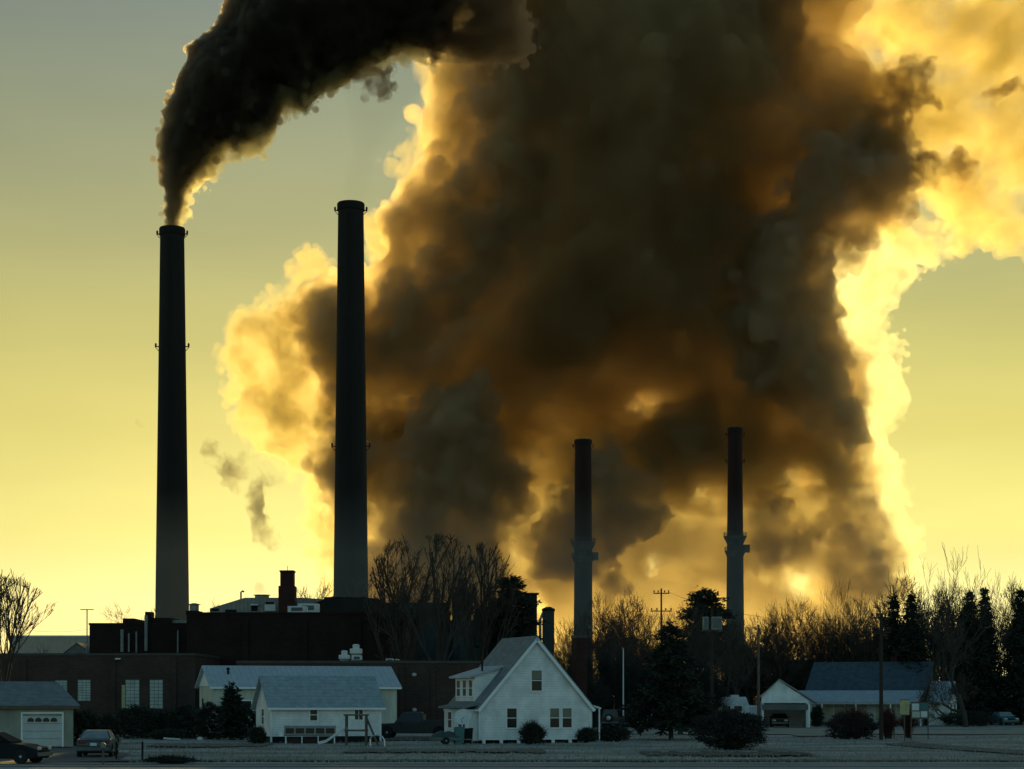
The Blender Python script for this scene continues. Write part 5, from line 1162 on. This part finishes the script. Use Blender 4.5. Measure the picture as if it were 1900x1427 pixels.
PUFFS = [[(436,650),(442,610),(490,580),(535,545),(560,560),(556,620),(520,670),(470,690)],[(556,560),(562,515),(582,500),(612,512),(640,540),(640,640),(590,640)],[(470,720),(540,680),(600,700),(600,790),(560,860),(500,830),(462,790)]]
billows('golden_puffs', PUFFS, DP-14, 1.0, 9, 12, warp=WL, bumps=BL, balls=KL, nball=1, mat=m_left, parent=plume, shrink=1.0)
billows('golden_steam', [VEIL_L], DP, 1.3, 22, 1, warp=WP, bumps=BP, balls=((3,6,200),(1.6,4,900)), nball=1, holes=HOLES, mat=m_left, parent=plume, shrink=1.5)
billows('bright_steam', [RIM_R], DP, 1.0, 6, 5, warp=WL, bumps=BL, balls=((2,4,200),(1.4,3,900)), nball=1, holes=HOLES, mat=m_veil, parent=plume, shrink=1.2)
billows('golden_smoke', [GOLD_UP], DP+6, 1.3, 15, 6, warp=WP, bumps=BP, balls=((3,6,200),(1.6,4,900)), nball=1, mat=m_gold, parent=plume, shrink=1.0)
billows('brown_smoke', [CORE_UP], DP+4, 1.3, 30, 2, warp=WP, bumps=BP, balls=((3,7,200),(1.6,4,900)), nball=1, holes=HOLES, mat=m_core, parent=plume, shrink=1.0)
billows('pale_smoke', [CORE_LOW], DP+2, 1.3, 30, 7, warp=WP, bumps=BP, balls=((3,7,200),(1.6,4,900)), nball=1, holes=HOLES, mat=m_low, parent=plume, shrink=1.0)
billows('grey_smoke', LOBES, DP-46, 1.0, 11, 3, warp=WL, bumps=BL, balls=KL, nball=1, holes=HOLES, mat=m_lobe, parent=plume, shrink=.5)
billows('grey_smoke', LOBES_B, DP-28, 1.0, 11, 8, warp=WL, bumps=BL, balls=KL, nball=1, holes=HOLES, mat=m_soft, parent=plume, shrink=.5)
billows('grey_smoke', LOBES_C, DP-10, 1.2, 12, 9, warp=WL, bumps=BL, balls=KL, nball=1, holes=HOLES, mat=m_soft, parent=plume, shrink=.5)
WISPS = [[(1600,262),(1590,225),(1640,200),(1650,160),(1690,105),(1732,112),(1738,150),(1704,180),(1690,225),(1680,270),(1640,280)],[(1700,185),(1740,170),(1772,180),(1760,196),(1720,200)],[(1690,285),(1740,290),(1800,300),(1790,316),(1730,322),(1690,330)],[(1840,160),(1870,155),(1895,175),(1860,185)],[(1560,210),(1600,190),(1610,215),(1580,240)]]
m_wis2 = smoke_mat('torn_brown_smoke', 0.13, (0.72,0.52,0.26), 0.6, noise=(9, 0.0, 1.7, 9, .42, .60))
billows('torn_smoke', WISPS, DP-50, 0.9, 7, 15, warp=((40,4),(14,5),(6,3),(3,1.4)), bumps=((7,2.0),(3.5,1.2)), mat=m_wis2, parent=plume, shrink=-.5)
STACK = [(308,425),(306,390),(307,340),(304,300),(306,250),(300,215),(326,185),(330,150),(352,110),(395,70),(420,20),(430,-60),(820,-120),(850,-30),(845,30),(830,85),(790,100),(750,92),(705,120),(640,150),(590,170),(560,205),(520,190),(505,255),(470,268),(420,275),(390,310),(362,345),(342,385),(333,425)]
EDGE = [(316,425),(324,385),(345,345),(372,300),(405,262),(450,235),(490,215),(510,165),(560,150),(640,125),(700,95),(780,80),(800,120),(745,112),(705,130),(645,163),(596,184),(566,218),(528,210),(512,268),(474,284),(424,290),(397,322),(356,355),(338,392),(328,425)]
splume = thing('chimney_smoke', (0, 0, 0), 0, 'near black smoke plume with a golden rim blowing right from the left tall chimney', 'smoke plume')
W_ = ((14,1.0),(5,0.8),(2.2,0.5),(1.1,.28)); B_ = ((5,0.7),(2.2,0.5),(1.1,.25)); K_ = ((0.9,1.6,300),(0.4,0.9,3200))
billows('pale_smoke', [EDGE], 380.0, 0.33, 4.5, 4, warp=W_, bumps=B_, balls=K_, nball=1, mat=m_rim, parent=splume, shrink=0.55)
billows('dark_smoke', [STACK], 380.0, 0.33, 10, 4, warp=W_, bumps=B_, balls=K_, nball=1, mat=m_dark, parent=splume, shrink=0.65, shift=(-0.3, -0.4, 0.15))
TAIL = [[(790,-120),(930,-100),(965,-10),(985,60),(972,108),(905,122),(850,112),(800,106),(770,60)],[(640,140),(690,118),(712,135),(717,168),(703,178),(690,160),(672,172),(668,152)]]
billows('thinning_smoke', TAIL, 379.0, 0.36, 7, 14, warp=W_, bumps=B_, balls=K_, nball=1, holes=[(850,34,8,6),(842,52,7,6),(858,18,6,6)], mat=m_tail, parent=splume, shrink=0.5)
for p_, l_ in ((plume, at(1150, 1200, DP)), (splume, at(319.5, 423, 380))):
    p_.location = l_
    for c_ in p_.children: c_.location = -l_
# ------------------------------------------------------------------ cold ground mist in front of the chimneys
mm = bpy.data.materials.new('ground_mist'); mm.use_nodes = True; t = mm.node_tree; t.nodes.clear()
o_ = t.nodes.new('ShaderNodeOutputMaterial'); pv = t.nodes.new('ShaderNodeVolumePrincipled')
pv.inputs['Color'].default_value = (.88, .90, .86, 1); pv.inputs['Density'].default_value = .0007; pv.inputs['Anisotropy'].default_value = -.35
t.links.new(pv.outputs[0], o_.inputs['Volume'])
tag(MB().box(-260, 260, 250, 362, .6, 30).build('mist', mm), kind='stuff')
# drifting puffs
m_wisp = smoke_mat('grey_wisp', .26, (.55, .48, .34), .3, noise=(4.0, 0.0, 1.6, 7, .44, .64))
m_vap = smoke_mat('faint_vapour', .006, (.55, .58, .36), .3)
m_puff = smoke_mat('steam_puff', .30, (.9, .88, .82), .3)
wp = thing('smoke_wisp', (0, 0, 0), 0, 'ragged grey wisp drifting between the two tallest chimneys', 'smoke wisp')
billows('drifting_smoke', [[(368,828),(395,812),(446,826),(470,868),(492,884),(506,925),(528,962),(538,984),(512,1010),(486,996),(474,958),(440,930),(418,890),(424,868),(392,860)]], 330.0, .45, 3.0, 21, warp=((9,2.6),(4,2.0),(1.8,1.0)), bumps=((4,1.0),(1.8,.5)), mat=m_wisp, parent=wp, shrink=.6)
wp2 = thing('smoke_wisp', (0, 0, 0), 0, 'tiny grey wisp left of the smoking chimney', 'smoke wisp')
billows('drifting_smoke', [[(248,780),(258,772),(276,784),(282,794),(262,796)]], 330.0, .35, 1.2, 22, warp=((5,.6),(2,.4)), bumps=((2,.4),), mat=m_wisp, parent=wp2, shrink=.3)
vp = thing('chimney_vapour', (0, 0, 0), 0, 'faint greenish vapour rising from the tallest chimney', 'vapour')
billows('rising_vapour', [[(636,374),(640,250),(640,150),(790,110),(800,160),(740,240),(690,300),(668,374)]], DC + 6, .9, 8, 23, warp=((14,2),(6,1)), bumps=((6,1),), mat=m_vap, parent=vp)
pf_ = thing('steam_puff', (0, 0, 0), 0, 'small pale steam puff over the grey sheet metal mill', 'steam')
billows('puff', [[(472,1103),(468,1088),(478,1076),(490,1084),(496,1100)]], 244.5, .16, .9, 24, warp=((2,.3),(.9,.15)), bumps=((1,.2),), mat=m_puff, parent=pf_)
